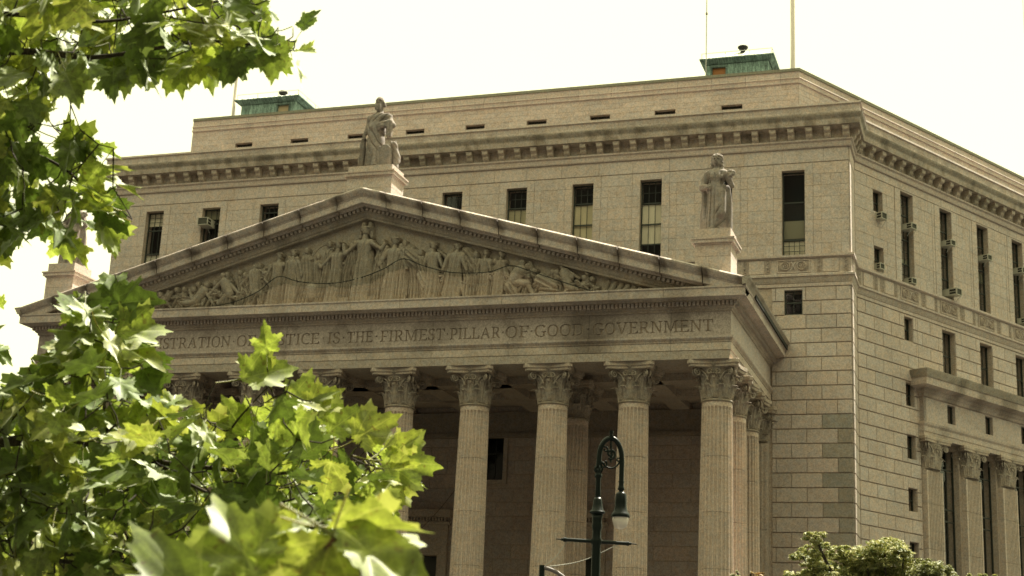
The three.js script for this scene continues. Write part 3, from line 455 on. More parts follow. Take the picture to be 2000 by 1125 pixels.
const capG = capitalGeo();
function column(x, z, i) {
  const c = base('column', x, 0, z, 0, CH);
  cuts.slice(0, 6).forEach((_, k) => add('drum', drums[k][(i * 7 + k * 5) % 3], M.stone, c));
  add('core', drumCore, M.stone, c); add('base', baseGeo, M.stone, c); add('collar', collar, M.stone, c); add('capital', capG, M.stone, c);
  return c;
}
const COLZ = 0.08; let ci = 0;
for (let k = 0; k < 10; k++) column(-15.75 + 3.5 * k, COLZ, ci++);
for (const s of [1, -1]) { for (let k = 1; k < 3; k++) column(s * 15.75, COLZ - 3.38 * k, ci++); column(s * 8.75, COLZ - 3.38, ci++); }
// pilasters answering the end columns on the wall
const flute = (f, a0, a1, y0, y1, d, n, c) => { const G = [fbox(f, a0, a1, y0, y1, 0, d - 0.035, c)], e = 0.13, w = (a1 - a0 - 2 * e) / n; G.push(fbox(f, a0, a0 + e, y0, y1, d - 0.035, d, c), fbox(f, a1 - e, a1, y0, y1, d - 0.035, d, c)); for (let k = 1; k < n; k++) G.push(fbox(f, a0 + e + w * k - w * 0.16, a0 + e + w * k + w * 0.16, y0, y1, d - 0.035, d, c)); return G; };
function pilaster(f, a0, a1, y0, y1, d, n, flat) {
  const p = base('pilaster', 0, 0, 0, 0, CH), cs = [y0, ...[5.3, 7.6, 10.0, 12.2].filter((y) => y < y1 - 0.5), y1];
  for (let i = 0; i < cs.length - 1; i++) { const t = rr(0.95, 1.03); add('shaft', flute(f, a0, a1, cs[i] + 0.008, cs[i + 1] - 0.008, d, n, [t, t * 0.99, t * 0.95]), M.stone, p); }
  add('backing', fbox(f, a0 + 0.01, a1 - 0.01, y0, y1 + 1.7, 0, d * 0.5, [0.8, 0.8, 0.77]), M.stone, p);
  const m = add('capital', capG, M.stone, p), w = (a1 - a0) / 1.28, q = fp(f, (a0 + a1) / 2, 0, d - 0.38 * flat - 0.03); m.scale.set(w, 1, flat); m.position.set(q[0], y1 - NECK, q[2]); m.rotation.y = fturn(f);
}
pilaster(FRONT, 15.05, 16.4, 0.9, 14.0, 0.35, 7, 0.6); pilaster(FRONT, -16.4, -15.05, 0.9, 14.0, 0.35, 7, 0.6);
for (let k = 0; k < 7; k++) pilaster(HEX, 5.28 + k * 3.5, 6.7 + k * 3.5, 1, 13.84, 0.28, 9, 0.5);

// ---------------------------------------------------------------- portico: floor, ceiling, entablature
add('stylobate', [box(-17.2, 17.2, 0, 0.2, -9.55, 1.6, W1), box(-17.6, 17.6, 0, 0.1, -9.55, 2.0, W1)], M.stone, CH);
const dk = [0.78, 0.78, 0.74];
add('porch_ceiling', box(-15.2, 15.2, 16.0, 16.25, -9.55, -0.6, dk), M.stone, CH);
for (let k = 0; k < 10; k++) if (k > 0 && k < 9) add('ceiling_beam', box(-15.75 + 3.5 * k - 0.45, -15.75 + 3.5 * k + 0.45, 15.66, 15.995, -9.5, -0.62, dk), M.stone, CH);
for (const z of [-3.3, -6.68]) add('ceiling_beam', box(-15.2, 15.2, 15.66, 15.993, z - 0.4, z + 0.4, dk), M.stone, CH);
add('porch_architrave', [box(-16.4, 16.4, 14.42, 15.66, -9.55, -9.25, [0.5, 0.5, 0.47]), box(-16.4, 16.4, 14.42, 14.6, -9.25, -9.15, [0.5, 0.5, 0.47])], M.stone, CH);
for (const [x0, x1] of [[-2.1, 0.75], [5.8, 8.7], [-8.7, -5.8]]) { const c = [0.85, 0.85, 0.8]; const d = base('doorway', 0, 0, 0, 0, CH), h0 = x0 + 0.5, h1 = x1 - 0.48;
  add('door_case', [fbox(FRONT, x0, h0, 0.2, 9.5, 0, 0.2, c), fbox(FRONT, h1, x1, 0.2, 9.5, 0, 0.2, c), fbox(FRONT, h0, h1, 8.67, 9.5, 0, 0.2, c)], M.stone, d);
  add('door_hood', [fbox(FRONT, x0, x1, 9.5, 10.15, 0, 0.16, c), fbox(FRONT, x0 - 0.1, x1 + 0.1, 10.15, 10.3, 0, 0.3, c), fbox(FRONT, x0 - 0.22, x1 + 0.22, 10.5, 10.85, 0, 0.62, c), ...Array.from({ length: 18 }, (_, i) => fbox(FRONT, x0 + (x1 - x0) * i / 18 + 0.02, x0 + (x1 - x0) * i / 18 + 0.11, 10.32, 10.5, 0, 0.42, c))], M.stone, d);
  add('door_panel', fbox(FRONT, h0, h1, 0.2, 8.67, -0.5, -0.45, W1), M.sash, d); }
for (const h of porchHoles.slice(0, 6)) add('window_surround', [fbox(FRONT, h[0] - 0.2, h[0], h[2] - 0.2, 15.28, 0, 0.12, dk), fbox(FRONT, h[1], h[1] + 0.2, h[2] - 0.2, 15.28, 0, 0.12, dk), fbox(FRONT, h[0], h[1], h[2] - 0.2, h[2], 0, 0.14, dk)], M.stone, CH);
// stains that spread over the entablature near the right end: matter with an outline
const blotch = (x, y, z) => { const onFront = z > 0.6; let m = 0; if (onFront) { const n = fbm(x * 0.7, y * 0.9, 2.2), e = sst(1.7, 0.2, Math.hypot((x - 10.4 - (y - 16.2) * 0.25) / 1.25, (y - 16.6) / 1.9) + n * 0.9); m = Math.max(m, 0.58 * e); m = Math.max(m, 0.2 * sst(0.10, 0.25, fbm(x * 0.55 + 4, y * 0.5, 7.7)));
  m = Math.max(m, 0.38 * sst(0.7, 0.2, Math.abs(x - 14.35) + 0.25 * n) * (y > 17 ? 1 : 0)); } else m = 0.2 * sst(0.05, 0.25, fbm(x, y * 0.6, z * 0.5)); return [1 - m * 0.94, 1 - m * 0.97, 1 - m]; };
const PP = [[-XF, ZW + 0.08], [-XF, ZF], [XF, ZF], [XF, ZW + 0.08]];
const fasc = [1.06, 1.05, 1.0];
stoneRun('lintel_stone', [[-0.05, 15.65], [-0.05, 15.8], [-0.015, 15.83], [-0.015, 16.02], [0.02, 16.03]], PP, { step: 3.5, offs: 2.48, sub: 0.25, color: (x, y, z) => mulc([0.9, 0.9, 0.87], blotch(x, y, z)) });
stoneRun('fascia_stone', [[0.02, 16.03], [0.02, 16.33]], PP, { step: 3.5, offs: 2.48, sub: 0.2, color: (x, y, z) => mulc(fasc, blotch(x, y, z)) });
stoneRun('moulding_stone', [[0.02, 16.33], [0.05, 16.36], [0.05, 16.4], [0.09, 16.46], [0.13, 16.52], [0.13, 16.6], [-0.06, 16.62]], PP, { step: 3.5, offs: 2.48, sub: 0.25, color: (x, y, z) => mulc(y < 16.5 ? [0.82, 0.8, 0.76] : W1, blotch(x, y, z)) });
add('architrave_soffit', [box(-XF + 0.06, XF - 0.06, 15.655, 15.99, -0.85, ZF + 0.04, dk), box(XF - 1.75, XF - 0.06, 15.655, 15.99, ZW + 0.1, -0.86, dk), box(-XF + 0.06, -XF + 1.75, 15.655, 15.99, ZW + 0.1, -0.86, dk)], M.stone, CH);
// carved inscription: letters cut into the frieze
{
  const font = await new FontLoader().loadAsync('fonts/droid/droid_serif_regular.typeface.json');
  const words = [['THE', -15.85, -14.62], ['TRUE', -14.3, -12.75], ['ADMINISTRATION', -12.42, -6.27], ['OF', -5.96, -5.01], ['JUSTICE', -4.8, -1.87], ['IS', -1.47, -0.86], ['THE', -0.53, 0.69], ['FIRMEST', 1.05, 4.07], ['PILLAR', 4.3, 6.6], ['OF', 6.83, 7.86], ['GOOD', 8.13, 10.28], ['GOVERNMENT', 10.68, 15.75]];
  const holes = [], isl = [], Y0 = 16.81, CAP = 0.5;
  words.forEach(([w, a, b], wi) => {
    const track = 0.05; let x = 0; const parts = [];
    for (const ch of w) { const sh = font.generateShapes(ch, 0.7); let lo = 1e9, hi = -1e9; for (const s of sh) for (const p of s.getPoints(4)) { lo = Math.min(lo, p.x); hi = Math.max(hi, p.x); } parts.push([sh, x - lo]); x += hi - lo + track; }
    const k = (b - a) / (x - track); let top = 0; for (const [sh] of parts) for (const s of sh) for (const p of s.getPoints(4)) top = Math.max(top, p.y); const ky = CAP / (w.match(/[OGJCS]/) ? top * 0.98 : top);
    const put = (pts, o) => pts.map((p) => new THREE.Vector2(a + (p.x + o) * k, Y0 + p.y * ky));
    for (const [sh, o] of parts) for (const s of sh) { const e = s.extractPoints(4); holes.push(put(e.shape, o)); for (const h of e.holes) isl.push(put(h, o)); }
    if (wi < words.length - 1) { const c = (b + words[wi + 1][1]) / 2, d = 0.045; holes.push([[c - d, Y0 + 0.25], [c, Y0 + 0.25 - d], [c + d, Y0 + 0.25], [c, Y0 + 0.25 + d]].map((p) => new THREE.Vector2(...p))); }
  });
  const ext = (pts, hs) => { const s = new THREE.Shape(pts); for (const h of hs) s.holes.push(new THREE.Path(h)); const g = new THREE.ExtrudeGeometry(s, { depth: 0.06, bevelEnabled: false }); g.translate(0, 0, ZF - 0.06); g.deleteAttribute('uv'); return prep(g, W1); };
  const R = (x0, x1, y0, y1) => [[x0, y0], [x1, y0], [x1, y1], [x0, y1]].map((p) => new THREE.Vector2(...p));
  // print of stains across the frieze stones
  const cv = document.createElement('canvas'); cv.width = 2048; cv.height = 64; const cx = cv.getContext('2d'), im = cx.createImageData(2048, 64);
  for (let j = 0; j < 64; j++) for (let i = 0; i < 2048; i++) { const x = -XF + i / 2048 * 2 * XF, y = 17.64 - j / 64 * 1.02, b = blotch(x, y, ZF), g = 0.86 + 0.16 * (n4(x / 5, y / 5) - 0.5) + 0.2 * (n3(x / 5, y / 5) - 0.5), jn = Math.abs(((x + 16.48 + 1.02) % 3.5) - 1.75) > 1.735 ? 0.75 : 1, q = (j * 2048 + i) * 4; for (let c = 0; c < 3; c++) im.data[q + c] = 255 * clamp(g * Math.pow(b[c], 0.6) * jn); im.data[q + 3] = 255; }
  cx.putImageData(im, 0, 0); const t = new THREE.CanvasTexture(cv); t.colorSpace = THREE.SRGBColorSpace;
  const mat = new THREE.MeshStandardMaterial({ color: STONE, map: t, roughness: 0.92, vertexColors: true });
  const uvFix = (g) => { const p = g.attributes.position, u = g.attributes.uv; for (let i = 0; i < p.count; i++) u.setXY(i, (p.getX(i) + XF) / (2 * XF), (p.getY(i) - 16.62) / 1.02); return g; };
  add('inscribed_frieze', [uvFix(ext(R(-XF, XF, 16.62, 17.64), holes)), ...isl.map((h) => uvFix(ext(h, [])))], mat, CH);
  add('letter_bed', box(-XF + 0.05, XF - 0.05, 16.63, 17.63, ZF - 0.3, ZF - 0.058, [0.72, 0.67, 0.6]), M.stone, CH);
  for (const s of [-1, 1]) { const f = s > 0 ? frame(XF, ZF, 0, -1) : frame(-XF, ZW + 0.08, 0, 1); const L = ZF - ZW - 0.08; for (let k = 0; k < 4; k++) add('frieze_stone', fbox(f, L * k / 4 + (k ? 0.004 : 0.075 * (s > 0)), L * (k + 1) / 4 - (k === 3 ? 0.075 * (s < 0) : 0.004), 16.62, 17.64, -0.3, 0, tones(0.96, 1.04)), M.stone, CH); }
}
stoneRun('bed_moulding_stone', [[0, 17.64], [0.06, 17.66], [0.06, 17.74], [0.16, 17.8], [0.16, 17.84]], PP, { step: 2.33, sub: 0.25, color: (x, y, z) => mulc([0.92, 0.91, 0.86], blotch(x, y, z)) });
add('dentil_bed', sweep([[0.16, 17.84], [0.16, 18.02], [0.3, 18.03]], PP, { step: 3.5, color: [0.85, 0.83, 0.78] }), M.stone, CH);
{ const G = []; for (let x = -XF - 0.22; x < XF + 0.2; x += 0.172) G.push(fbox(frame(0, ZF, 1, 0), x, x + 0.105, 17.85, 18.02, 0.162, 0.3, tones(0.85, 0.95))); for (let a = 0.1; a < 10.5; a += 0.172) { G.push(fbox(frame(XF, ZF, 0, -1), a, a + 0.105, 17.85, 18.02, 0.162, 0.3, tones(0.85, 0.95))); } add('dentil_row', G, M.stone, CH, 'stuff'); }
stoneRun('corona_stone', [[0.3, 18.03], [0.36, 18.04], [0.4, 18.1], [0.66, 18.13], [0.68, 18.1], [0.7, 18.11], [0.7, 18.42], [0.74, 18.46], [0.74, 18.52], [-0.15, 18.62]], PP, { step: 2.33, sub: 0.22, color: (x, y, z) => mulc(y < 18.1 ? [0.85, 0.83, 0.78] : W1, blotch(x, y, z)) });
// eaves gutter moulding along both flanks
for (const s of [1, -1]) { const f = s > 0 ? [[XF, ZF + 0.915], [XF, ZW + 0.08]] : [[-XF, ZW + 0.08], [-XF, ZF + 0.915]]; stoneRun('eaves_stone', [[0.74, 18.52], [0.76, 18.56], [0.84, 18.7], [0.9, 18.76], [0.92, 18.82], [0.6, 18.84], [0.6, 18.5]], f, { step: 2.2, sub: 0.3, closeEnds: true, color: (x, y, z) => mulc([0.72, 0.73, 0.69], soot(x, y, z, 0.9, 0.4)) }); }
// ---------------------------------------------------------------- pediment
const SL = 0.2862, APEX = 23.75, rakeY = (x) => APEX - SL * Math.abs(x);
{
  const prof = [[-1.2, 0.01], [0.8, 0.03], [0.92, -0.05], [0.9, -0.12], [0.83, -0.22], [0.76, -0.3], [0.72, -0.31], [0.71, -0.36], [0.685, -0.37], [0.685, -0.64], [0.665, -0.67], [0.42, -0.64], [0.4, -0.7], [0.36, -0.74]];
  const bedP = [[0.36, -0.74], [0.22, -0.76], [0.22, -0.92], [0.16, -0.97], [0.1, -1.1], [0.06, -1.12], [0.05, -1.22], [-0.3, -1.25]];
  const make = (P, x0, x1, c, n = 8) => { const rows = []; for (let j = 0; j <= n; j++) { const x = x0 + (x1 - x0) * j / n; rows.push(P.map(([d, h]) => [x, rakeY(x) + h, ZF + d])); } const pos = []; for (let j = 0; j < n; j++) for (let q = 0; q < P.length - 1; q++) { const A = rows[j][q], B = rows[j + 1][q], C = rows[j + 1][q + 1], D = rows[j][q + 1]; pos.push(...A, ...D, ...C, ...A, ...C, ...B); }
    for (const [R, fl] of [[rows[0], 1], [rows[n], 0]]) { const pts = P.map(([d, h]) => new THREE.Vector2(d, h)), cw = THREE.ShapeUtils.isClockWise(pts); for (const t of THREE.ShapeUtils.triangulateShape(pts, [])) for (const q of ((fl ^ cw) ? [t[0], t[2], t[1]] : t)) pos.push(...R[q]); }
    return tri(pos, c); };
  const edges = [0, 1.18]; for (let k = 0; k < 9; k++) edges.push(1.18 + (k + 1) * (17.2 - 1.18) / 9);
  for (const s of [-1, 1]) for (let k = 0; k < edges.length - 1; k++) {
    if (k === 0 && s < 0) continue;
    const x0 = k === 0 ? -1.17 : s * edges[k] + s * 0.02, x1 = k === 0 ? 1.17 : s * edges[k + 1] - s * 0.02, a = Math.min(x0, x1), b = Math.max(x0, x1), seed = rnd() * 50, t = rr(0.95, 1.06);
    const col = (x, y, z) => { const top = y - rakeY(x), e = Math.min(x - a, b - x), en = fbm(x * 1.3 + seed, y * 1.7, seed), m = Math.max(0.72 * sst(0.34, 0.02, e + en * 0.6) * (top > -0.42 ? 1 : 0.5), 0.2 * sst(0.08, 0.3, fbm(x * 0.9 + seed, y * 2, 3)) * (top > -0.36 && top < -0.03 ? 1.2 : 0.4)); return [t * (1 - m * 0.95), t * (1 - m * 0.98), t * (1 - m)]; };
    const P = prof;
    if (k === 0) { const g = [make(P, -1.17, 0, col, 6), make(P, 0, 1.17, col, 6)]; add('apex_stone', g, M.stone, CH); } else add('raking_stone', make(P, a, b, col, 10), M.stone, CH);
  }
  for (const s of [-1, 1]) add('corner_stone', box(s > 0 ? 15.6 : -17.17, s > 0 ? 17.17 : -15.6, 18.4, 18.56, ZF - 0.2, ZF + 0.69, [0.9, 0.9, 0.86]), M.stone, CH);
  const bedC = (x, y, z) => mulc([0.74, 0.75, 0.7], soot(x, y, z, 0.8, 0.3));
  add('raking_bed', [make(bedP, -16.2, 0, bedC, 50), make(bedP, 0, 16.2, bedC, 50)], M.stone, CH);
  const G = []; for (const s of [-1, 1]) for (let x = 0.12; x < 14.6; x += 0.2) { const X = s * x, y = rakeY(X) - 0.83; G.push(prep(moved(new THREE.BoxGeometry(0.115, 0.13, 0.12), X, y, ZF + 0.28, 0, 0, -s * Math.atan(SL)), tones(0.72, 0.85))); }
  add('raking_dentils', G, M.stone, CH, 'stuff');
  // gable wall behind the relief and the roof running back to the wall
  const sh = new THREE.Shape([new THREE.Vector2(-16.9, 18.5), new THREE.Vector2(16.9, 18.5), new THREE.Vector2(16.9, rakeY(16.9) - 0.05), new THREE.Vector2(0, APEX - 0.05), new THREE.Vector2(-16.9, rakeY(16.9) - 0.05)]);
  const wg = new THREE.ExtrudeGeometry(sh, { depth: 0.5, bevelEnabled: false }); wg.translate(0, 0, ZF - 0.72); wg.deleteAttribute('uv');
  add('tympanum', prep(wg, [0.7, 0.71, 0.66]), M.stone, CH);
  const rs = new THREE.Shape([new THREE.Vector2(-17.3, rakeY(17.3)), new THREE.Vector2(-17.3, rakeY(17.3) - 0.3), new THREE.Vector2(0, APEX - 0.33), new THREE.Vector2(17.3, rakeY(17.3) - 0.3), new THREE.Vector2(17.3, rakeY(17.3)), new THREE.Vector2(0, APEX - 0.03)]);
  const rg = new THREE.ExtrudeGeometry(rs, { depth: 9.3, bevelEnabled: false }); rg.translate(0, -0.03, ZW + 0.09); rg.deleteAttribute('uv'); add('portico_roof', prep(rg, [0.9, 0.92, 0.9]), M.paving, CH);
  add('roof_void', [box(-XF + 0.1, XF - 0.1, 16.26, 18.4, ZW + 0.1, ZF - 0.4, dk)], M.stone, CH);
}
// ---- carved figures of the pediment: rounded high relief on the tympanum
{
  const ZB = ZF - 0.22;
  // scalloped edge: above it soot plus netting and shade are put into the colour
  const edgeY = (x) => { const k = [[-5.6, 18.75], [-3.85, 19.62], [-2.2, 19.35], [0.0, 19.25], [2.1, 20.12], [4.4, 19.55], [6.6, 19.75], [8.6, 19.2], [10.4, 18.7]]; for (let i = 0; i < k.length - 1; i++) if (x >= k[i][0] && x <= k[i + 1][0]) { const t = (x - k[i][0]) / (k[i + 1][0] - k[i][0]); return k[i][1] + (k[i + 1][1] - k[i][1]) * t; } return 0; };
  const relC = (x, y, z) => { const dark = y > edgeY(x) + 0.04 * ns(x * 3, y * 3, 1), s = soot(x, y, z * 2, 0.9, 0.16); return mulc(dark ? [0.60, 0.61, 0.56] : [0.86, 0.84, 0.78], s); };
  function relief(name, x0, x1, y0, y1, prims, fold = 0.03, fq = 11) {
    const h = 0.038, nx = Math.ceil((x1 - x0) / h), ny = Math.ceil((y1 - y0) / h), Z = [];
    const top = (x) => rakeY(x) - 1.26;
    for (let j = 0; j <= ny; j++) for (let i = 0; i <= nx; i++) {
      const x = x0 + (x1 - x0) * i / nx, y = y0 + (y1 - y0) * j / ny; let m = -0.06;
      for (const p of prims) { let v = -1;
        if (p[0] === 'c') { const [, ax, ay, bx, by, r1, r2, lift = 0, fo = 0] = p, dx = bx - ax, dy = by - ay, t = clamp(((x - ax) * dx + (y - ay) * dy) / (dx * dx + dy * dy + 1e-9)), d = Math.hypot(x - ax - dx * t, y - ay - dy * t), r = r1 + (r2 - r1) * t; if (d < r) { const l = Math.hypot(dx, dy) || 1, across = ((x - ax) * -dy + (y - ay) * dx) / l; v = Math.sqrt(r * r - d * d) * 1.15 + lift + fo * fold * 2.2 * Math.sin(across * fq * 3 + 2.5 * ns(x, y, 4)) * (1 - (d / r) ** 4); } }
        else if (p[0] === 'b') { const [, ax, bx, ay, by, z] = p; if (x > ax && x < bx && y > ay && y < by) v = z; }
        else if (p[0] === 'd') { const [, cx, cy, r, z] = p, d = Math.hypot(x - cx, y - cy); if (d < r) v = z + (d > r * 0.88 ? 0.05 : 0.03 * Math.sqrt(1 - (d / r) ** 2)); }
        m = Math.max(m, v); }
      if (y > top(x)) m = -0.06; Z.push(m);
    }
    const pos = [], P = (i, j) => [x0 + (x1 - x0) * i / nx, y0 + (y1 - y0) * j / ny, ZB + Z[j * (nx + 1) + i]];
    for (let j = 0; j < ny; j++) for (let i = 0; i < nx; i++) { const q = [Z[j * (nx + 1) + i], Z[j * (nx + 1) + i + 1], Z[(j + 1) * (nx + 1) + i], Z[(j + 1) * (nx + 1) + i + 1]]; if (Math.max(...q) < -0.05) continue; pos.push(...P(i, j), ...P(i + 1, j), ...P(i + 1, j + 1), ...P(i, j), ...P(i + 1, j + 1), ...P(i, j + 1)); }
    if (!pos.length) return; let g = new THREE.BufferGeometry(); g.setAttribute('position', new THREE.Float32BufferAttribute(pos, 3)); g.computeVertexNormals();
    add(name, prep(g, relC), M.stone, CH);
  }
  const Y = 18.56;
  const standing = (x, h, w, lean = 0, lift = 0, arms = []) => { const p = [], y = Y, L = lean; p.push(['c', x + L, y + h * 0.935, x + L + 0.02, y + h * 0.895, h * 0.048, h * 0.04, 0.16 + lift], ['c', x + L - h * 0.03, y + h * 0.94, x + L + h * 0.035, y + h * 0.945, h * 0.04, h * 0.04, 0.13 + lift, 1], ['c', x + L, y + h * 0.84, x + L, y + h * 0.8, h * 0.035, h * 0.04, 0.16 + lift], ['c', x + L * 0.8 - w * 0.36, y + h * 0.76, x + L * 0.8 + w * 0.36, y + h * 0.76, w * 0.22, w * 0.22, 0.1 + lift], ['c', x + L * 0.7, y + h * 0.72, x + L * 0.3, y + h * 0.5, w * 0.42, w * 0.36, 0.06 + lift, 0.5], ['c', x + L * 0.3, y + h * 0.5, x - w * 0.1, y + 0.1, w * 0.44, w * 0.55, 0.02 + lift, 1]); for (const a of arms) p.push(['c', ...a, w * 0.14, w * 0.1, 0.2 + lift]); return p; };
  const B = (name, x, r, prims, y1 = 23, f) => relief(name, x - r, x + r, Y - 0.02, Math.min(y1, 22.6), prims, f);
  relief('carved_step', -1.6, 2.3, Y - 0.02, Y + 0.36, [['b', -1.5, 2.2, Y - 0.02, Y + 0.3, 0.42]]);
  relief('carved_throne', -1.4, 1.5, Y + 0.28, Y + 2.3, [['b', -1.3, 1.35, Y + 0.3, Y + 1.0, 0.3], ['b', -1.25, -0.85, Y + 1.0, Y + 1.85, 0.26], ['b', 0.85, 1.3, Y + 1.0, Y + 1.85, 0.26], ['b', -1.32, -0.78, Y + 1.85, Y + 1.98, 0.32], ['b', 0.78, 1.36, Y + 1.85, Y + 1.98, 0.32]]);
  B('carved_figure', 0.05, 1.3, [...standing(0.05, 3.65, 0.85, 0, 0.2, [[-0.3, Y + 2.75, -0.85, Y + 2.3], [-0.85, Y + 2.3, -0.95, Y + 2.75], [0.4, Y + 2.75, 0.9, Y + 2.45], [0.9, Y + 2.45, 1.05, Y + 2.7]]), ['c', -0.22, Y + 3.1, -0.1, Y + 3.7, 0.1, 0.12, 0.2], ['c', 0.32, Y + 3.1, 0.2, Y + 3.7, 0.1, 0.12, 0.2]]);
  relief('carved_shield', -2.7, -0.85, Y + 0.9, Y + 3.2, [['d', -1.75, Y + 2.05, 0.93, 0.16]]);
  B('carved_figure', -1.35, 0.75, standing(-1.3, 3.0, 0.72, 0.05, 0.16, [[-1.55, Y + 2.2, -2.0, Y + 1.75], [-2.0, Y + 1.75, -2.25, Y + 2.05]]));
  B('carved_figure', 1.45, 0.9, [...standing(1.45, 3.05, 0.82, 0.05, 0.16, [[1.2, Y + 2.3, 0.85, Y + 1.7], [0.85, Y + 1.7, 1.15, Y + 2.55], [1.85, Y + 2.2, 2.15, Y + 1.5]])]);
  relief('carved_mantle', 1.6, 3.0, Y + 0.4, Y + 3.0, [['c', 1.9, Y + 2.3, 2.35, Y + 1.9, 0.55, 0.6, -0.2, 0.6], ['c', 2.5, Y + 1.6, 2.5, Y + 0.9, 0.4, 0.3, -0.12, 0.6]]);
  B('carved_urn', -2.45, 0.6, [['c', -2.45, Y + 0.45, -2.45, Y + 0.75, 0.42, 0.46, -0.05], ['c', -2.7, Y + 1.1, -2.6, Y + 1.5, 0.08, 0.05, 0.14], ['c', -2.45, Y + 1.1, -2.45, Y + 1.6, 0.08, 0.05, 0.16], ['c', -2.2, Y + 1.1, -2.3, Y + 1.5, 0.08, 0.05, 0.14], ['c', -2.85, Y + 1.0, -2.9, Y + 1.3, 0.07, 0.05, 0.12]]);
  B('carved_figure', -3.4, 0.8, standing(-3.4, 2.75, 0.68, -0.08, 0.08, [[-3.1, Y + 2.0, -2.95, Y + 1.4]]));
  B('carved_figure', -4.25, 0.75, standing(-4.25, 2.62, 0.66, 0.1, 0.14, [[-4.5, Y + 1.9, -4.75, Y + 1.3], [-4.75, Y + 1.3, -4.45, Y + 1.0]]));
  B('carved_figure', -5.4, 1.0, [['c', -5.35, Y + 1.95, -5.35, Y + 1.9, 0.16, 0.15, 0.22], ['c', -5.35, Y + 1.6, -5.3, Y + 0.95, 0.34, 0.3, 0.1, 0.5], ['c', -5.3, Y + 0.8, -4.75, Y + 0.62, 0.26, 0.18, 0.14], ['c', -4.75, Y + 0.62, -4.85, Y + 0.08, 0.16, 0.1, 0.14], ['c', -5.6, Y + 1.6, -6.0, Y + 1.15, 0.12, 0.1, 0.2], ['c', -5.35, Y + 0.6, -5.6, Y + 0.05, 0.34, 0.3, 0.0, 1]]);
  B('carved_figure', -6.75, 1.0, [['c', -6.95, Y + 1.62, -6.95, Y + 1.58, 0.15, 0.14, 0.24], ['c', -6.85, Y + 1.3, -6.6, Y + 0.78, 0.27, 0.25, 0.14], ['c', -6.6, Y + 0.7, -7.05, Y + 0.3, 0.2, 0.15, 0.18], ['c', -7.05, Y + 0.3, -6.2, Y + 0.1, 0.13, 0.09, 0.16], ['c', -6.7, Y + 1.35, -6.15, Y + 0.8, 0.1, 0.09, 0.2], ['c', -7.1, Y + 1.3, -7.6, Y + 0.75, 0.1, 0.09, 0.2]]);
  B('carved_figure', -8.2, 1.3, [['c', -7.75, Y + 1.22, -7.75, Y + 1.2, 0.14, 0.14, 0.22], ['c', -7.9, Y + 0.95, -8.3, Y + 0.45, 0.24, 0.22, 0.14], ['c', -8.3, Y + 0.42, -9.1, Y + 0.4, 0.18, 0.13, 0.16], ['c', -9.1, Y + 0.4, -9.4, Y + 0.08, 0.12, 0.08, 0.14], ['c', -7.8, Y + 0.9, -7.35, Y + 0.3, 0.1, 0.08, 0.2], ['c', -8.2, Y + 0.3, -8.9, Y + 0.1, 0.22, 0.14, 0.04, 1]]);
  for (let k = 0; k < 5; k++) B('carved_leaf_spray', -8.6 - k * 0.25, 0.6, [['c', -8.4 - k * 0.25, Y + 0.95 - k * 0.06, -8.85 - k * 0.25, Y + 1.15 - k * 0.12, 0.1, 0.05, 0.08]]);
  B('carved_figure', -10.3, 1.5, [['c', -9.75, Y + 0.82, -9.75, Y + 0.8, 0.12, 0.12, 0.2], ['c', -9.95, Y + 0.6, -10.4, Y + 0.3, 0.2, 0.17, 0.12], ['c', -10.4, Y + 0.28, -11.3, Y + 0.2, 0.14, 0.09, 0.12], ['c', -9.9, Y + 0.55, -9.5, Y + 0.15, 0.08, 0.07, 0.18]]);
  for (let k = 0; k < 6; k++) B('carved_foliage', -11.8 - k * 0.42, 0.4, [['c', -11.7 - k * 0.42, Y + 0.15, -11.85 - k * 0.42, Y + 0.55 - k * 0.07, 0.16 - k * 0.014, 0.08, 0.03]]);
  // right half
  B('carved_figure', 3.35, 0.75, standing(3.35, 2.75, 0.68, -0.06, 0.1, [[3.05, Y + 2.0, 2.85, Y + 1.4], [3.6, Y + 2.0, 3.8, Y + 1.5]]));
  B('carved_figure', 2.85, 0.75, [['c', 2.75, Y + 1.45, 2.75, Y + 1.42, 0.15, 0.14, 0.22], ['c', 2.85, Y + 1.15, 3.05, Y + 0.7, 0.27, 0.28, 0.16, 0.5], ['c', 3.05, Y + 0.55, 3.2, Y + 0.08, 0.34, 0.36, 0.06, 1]]);
  B('carved_figure', 4.35, 0.95, [...standing(4.35, 2.6, 0.8, 0.1, 0.16, [[4.05, Y + 1.9, 3.85, Y + 1.3], [4.7, Y + 1.9, 4.95, Y + 1.3]]), ['c', 4.5, Y + 0.95, 4.95, Y + 0.12, 0.2, 0.12, 0.2]]);
  relief('carved_drapery', 4.5, 5.6, Y, Y + 2.4, [['c', 4.8, Y + 2.1, 5.3, Y + 1.5, 0.4, 0.4, -0.12, 0.8], ['c', 5.3, Y + 1.4, 5.2, Y + 0.6, 0.35, 0.3, -0.1, 0.8]]);
  B('carved_figure', 5.75, 0.65, standing(5.75, 2.25, 0.58, 0, 0.1, [[5.5, Y + 1.6, 5.4, Y + 1.1], [5.95, Y + 1.6, 6.05, Y + 1.2]]));
  B('carved_figure', 6.4, 0.65, standing(6.4, 2.15, 0.56, 0.06, 0.05, [[6.6, Y + 1.5, 6.7, Y + 1.0]]));
  B('carved_figure', 7.25, 1.1, [['c', 7.45, Y + 1.52, 7.45, Y + 1.5, 0.15, 0.14, 0.24], ['c', 7.4, Y + 1.2, 7.1, Y + 0.8, 0.3, 0.28, 0.14], ['c', 7.1, Y + 0.7, 7.7, Y + 0.62, 0.22, 0.17, 0.18], ['c', 7.7, Y + 0.62, 8.0, Y + 0.08, 0.15, 0.1, 0.16], ['c', 7.15, Y + 1.25, 6.75, Y + 0.5, 0.11, 0.09, 0.2], ['c', 6.95, Y + 0.5, 7.2, Y + 0.12, 0.36, 0.26, 0.0, 0.6]]);
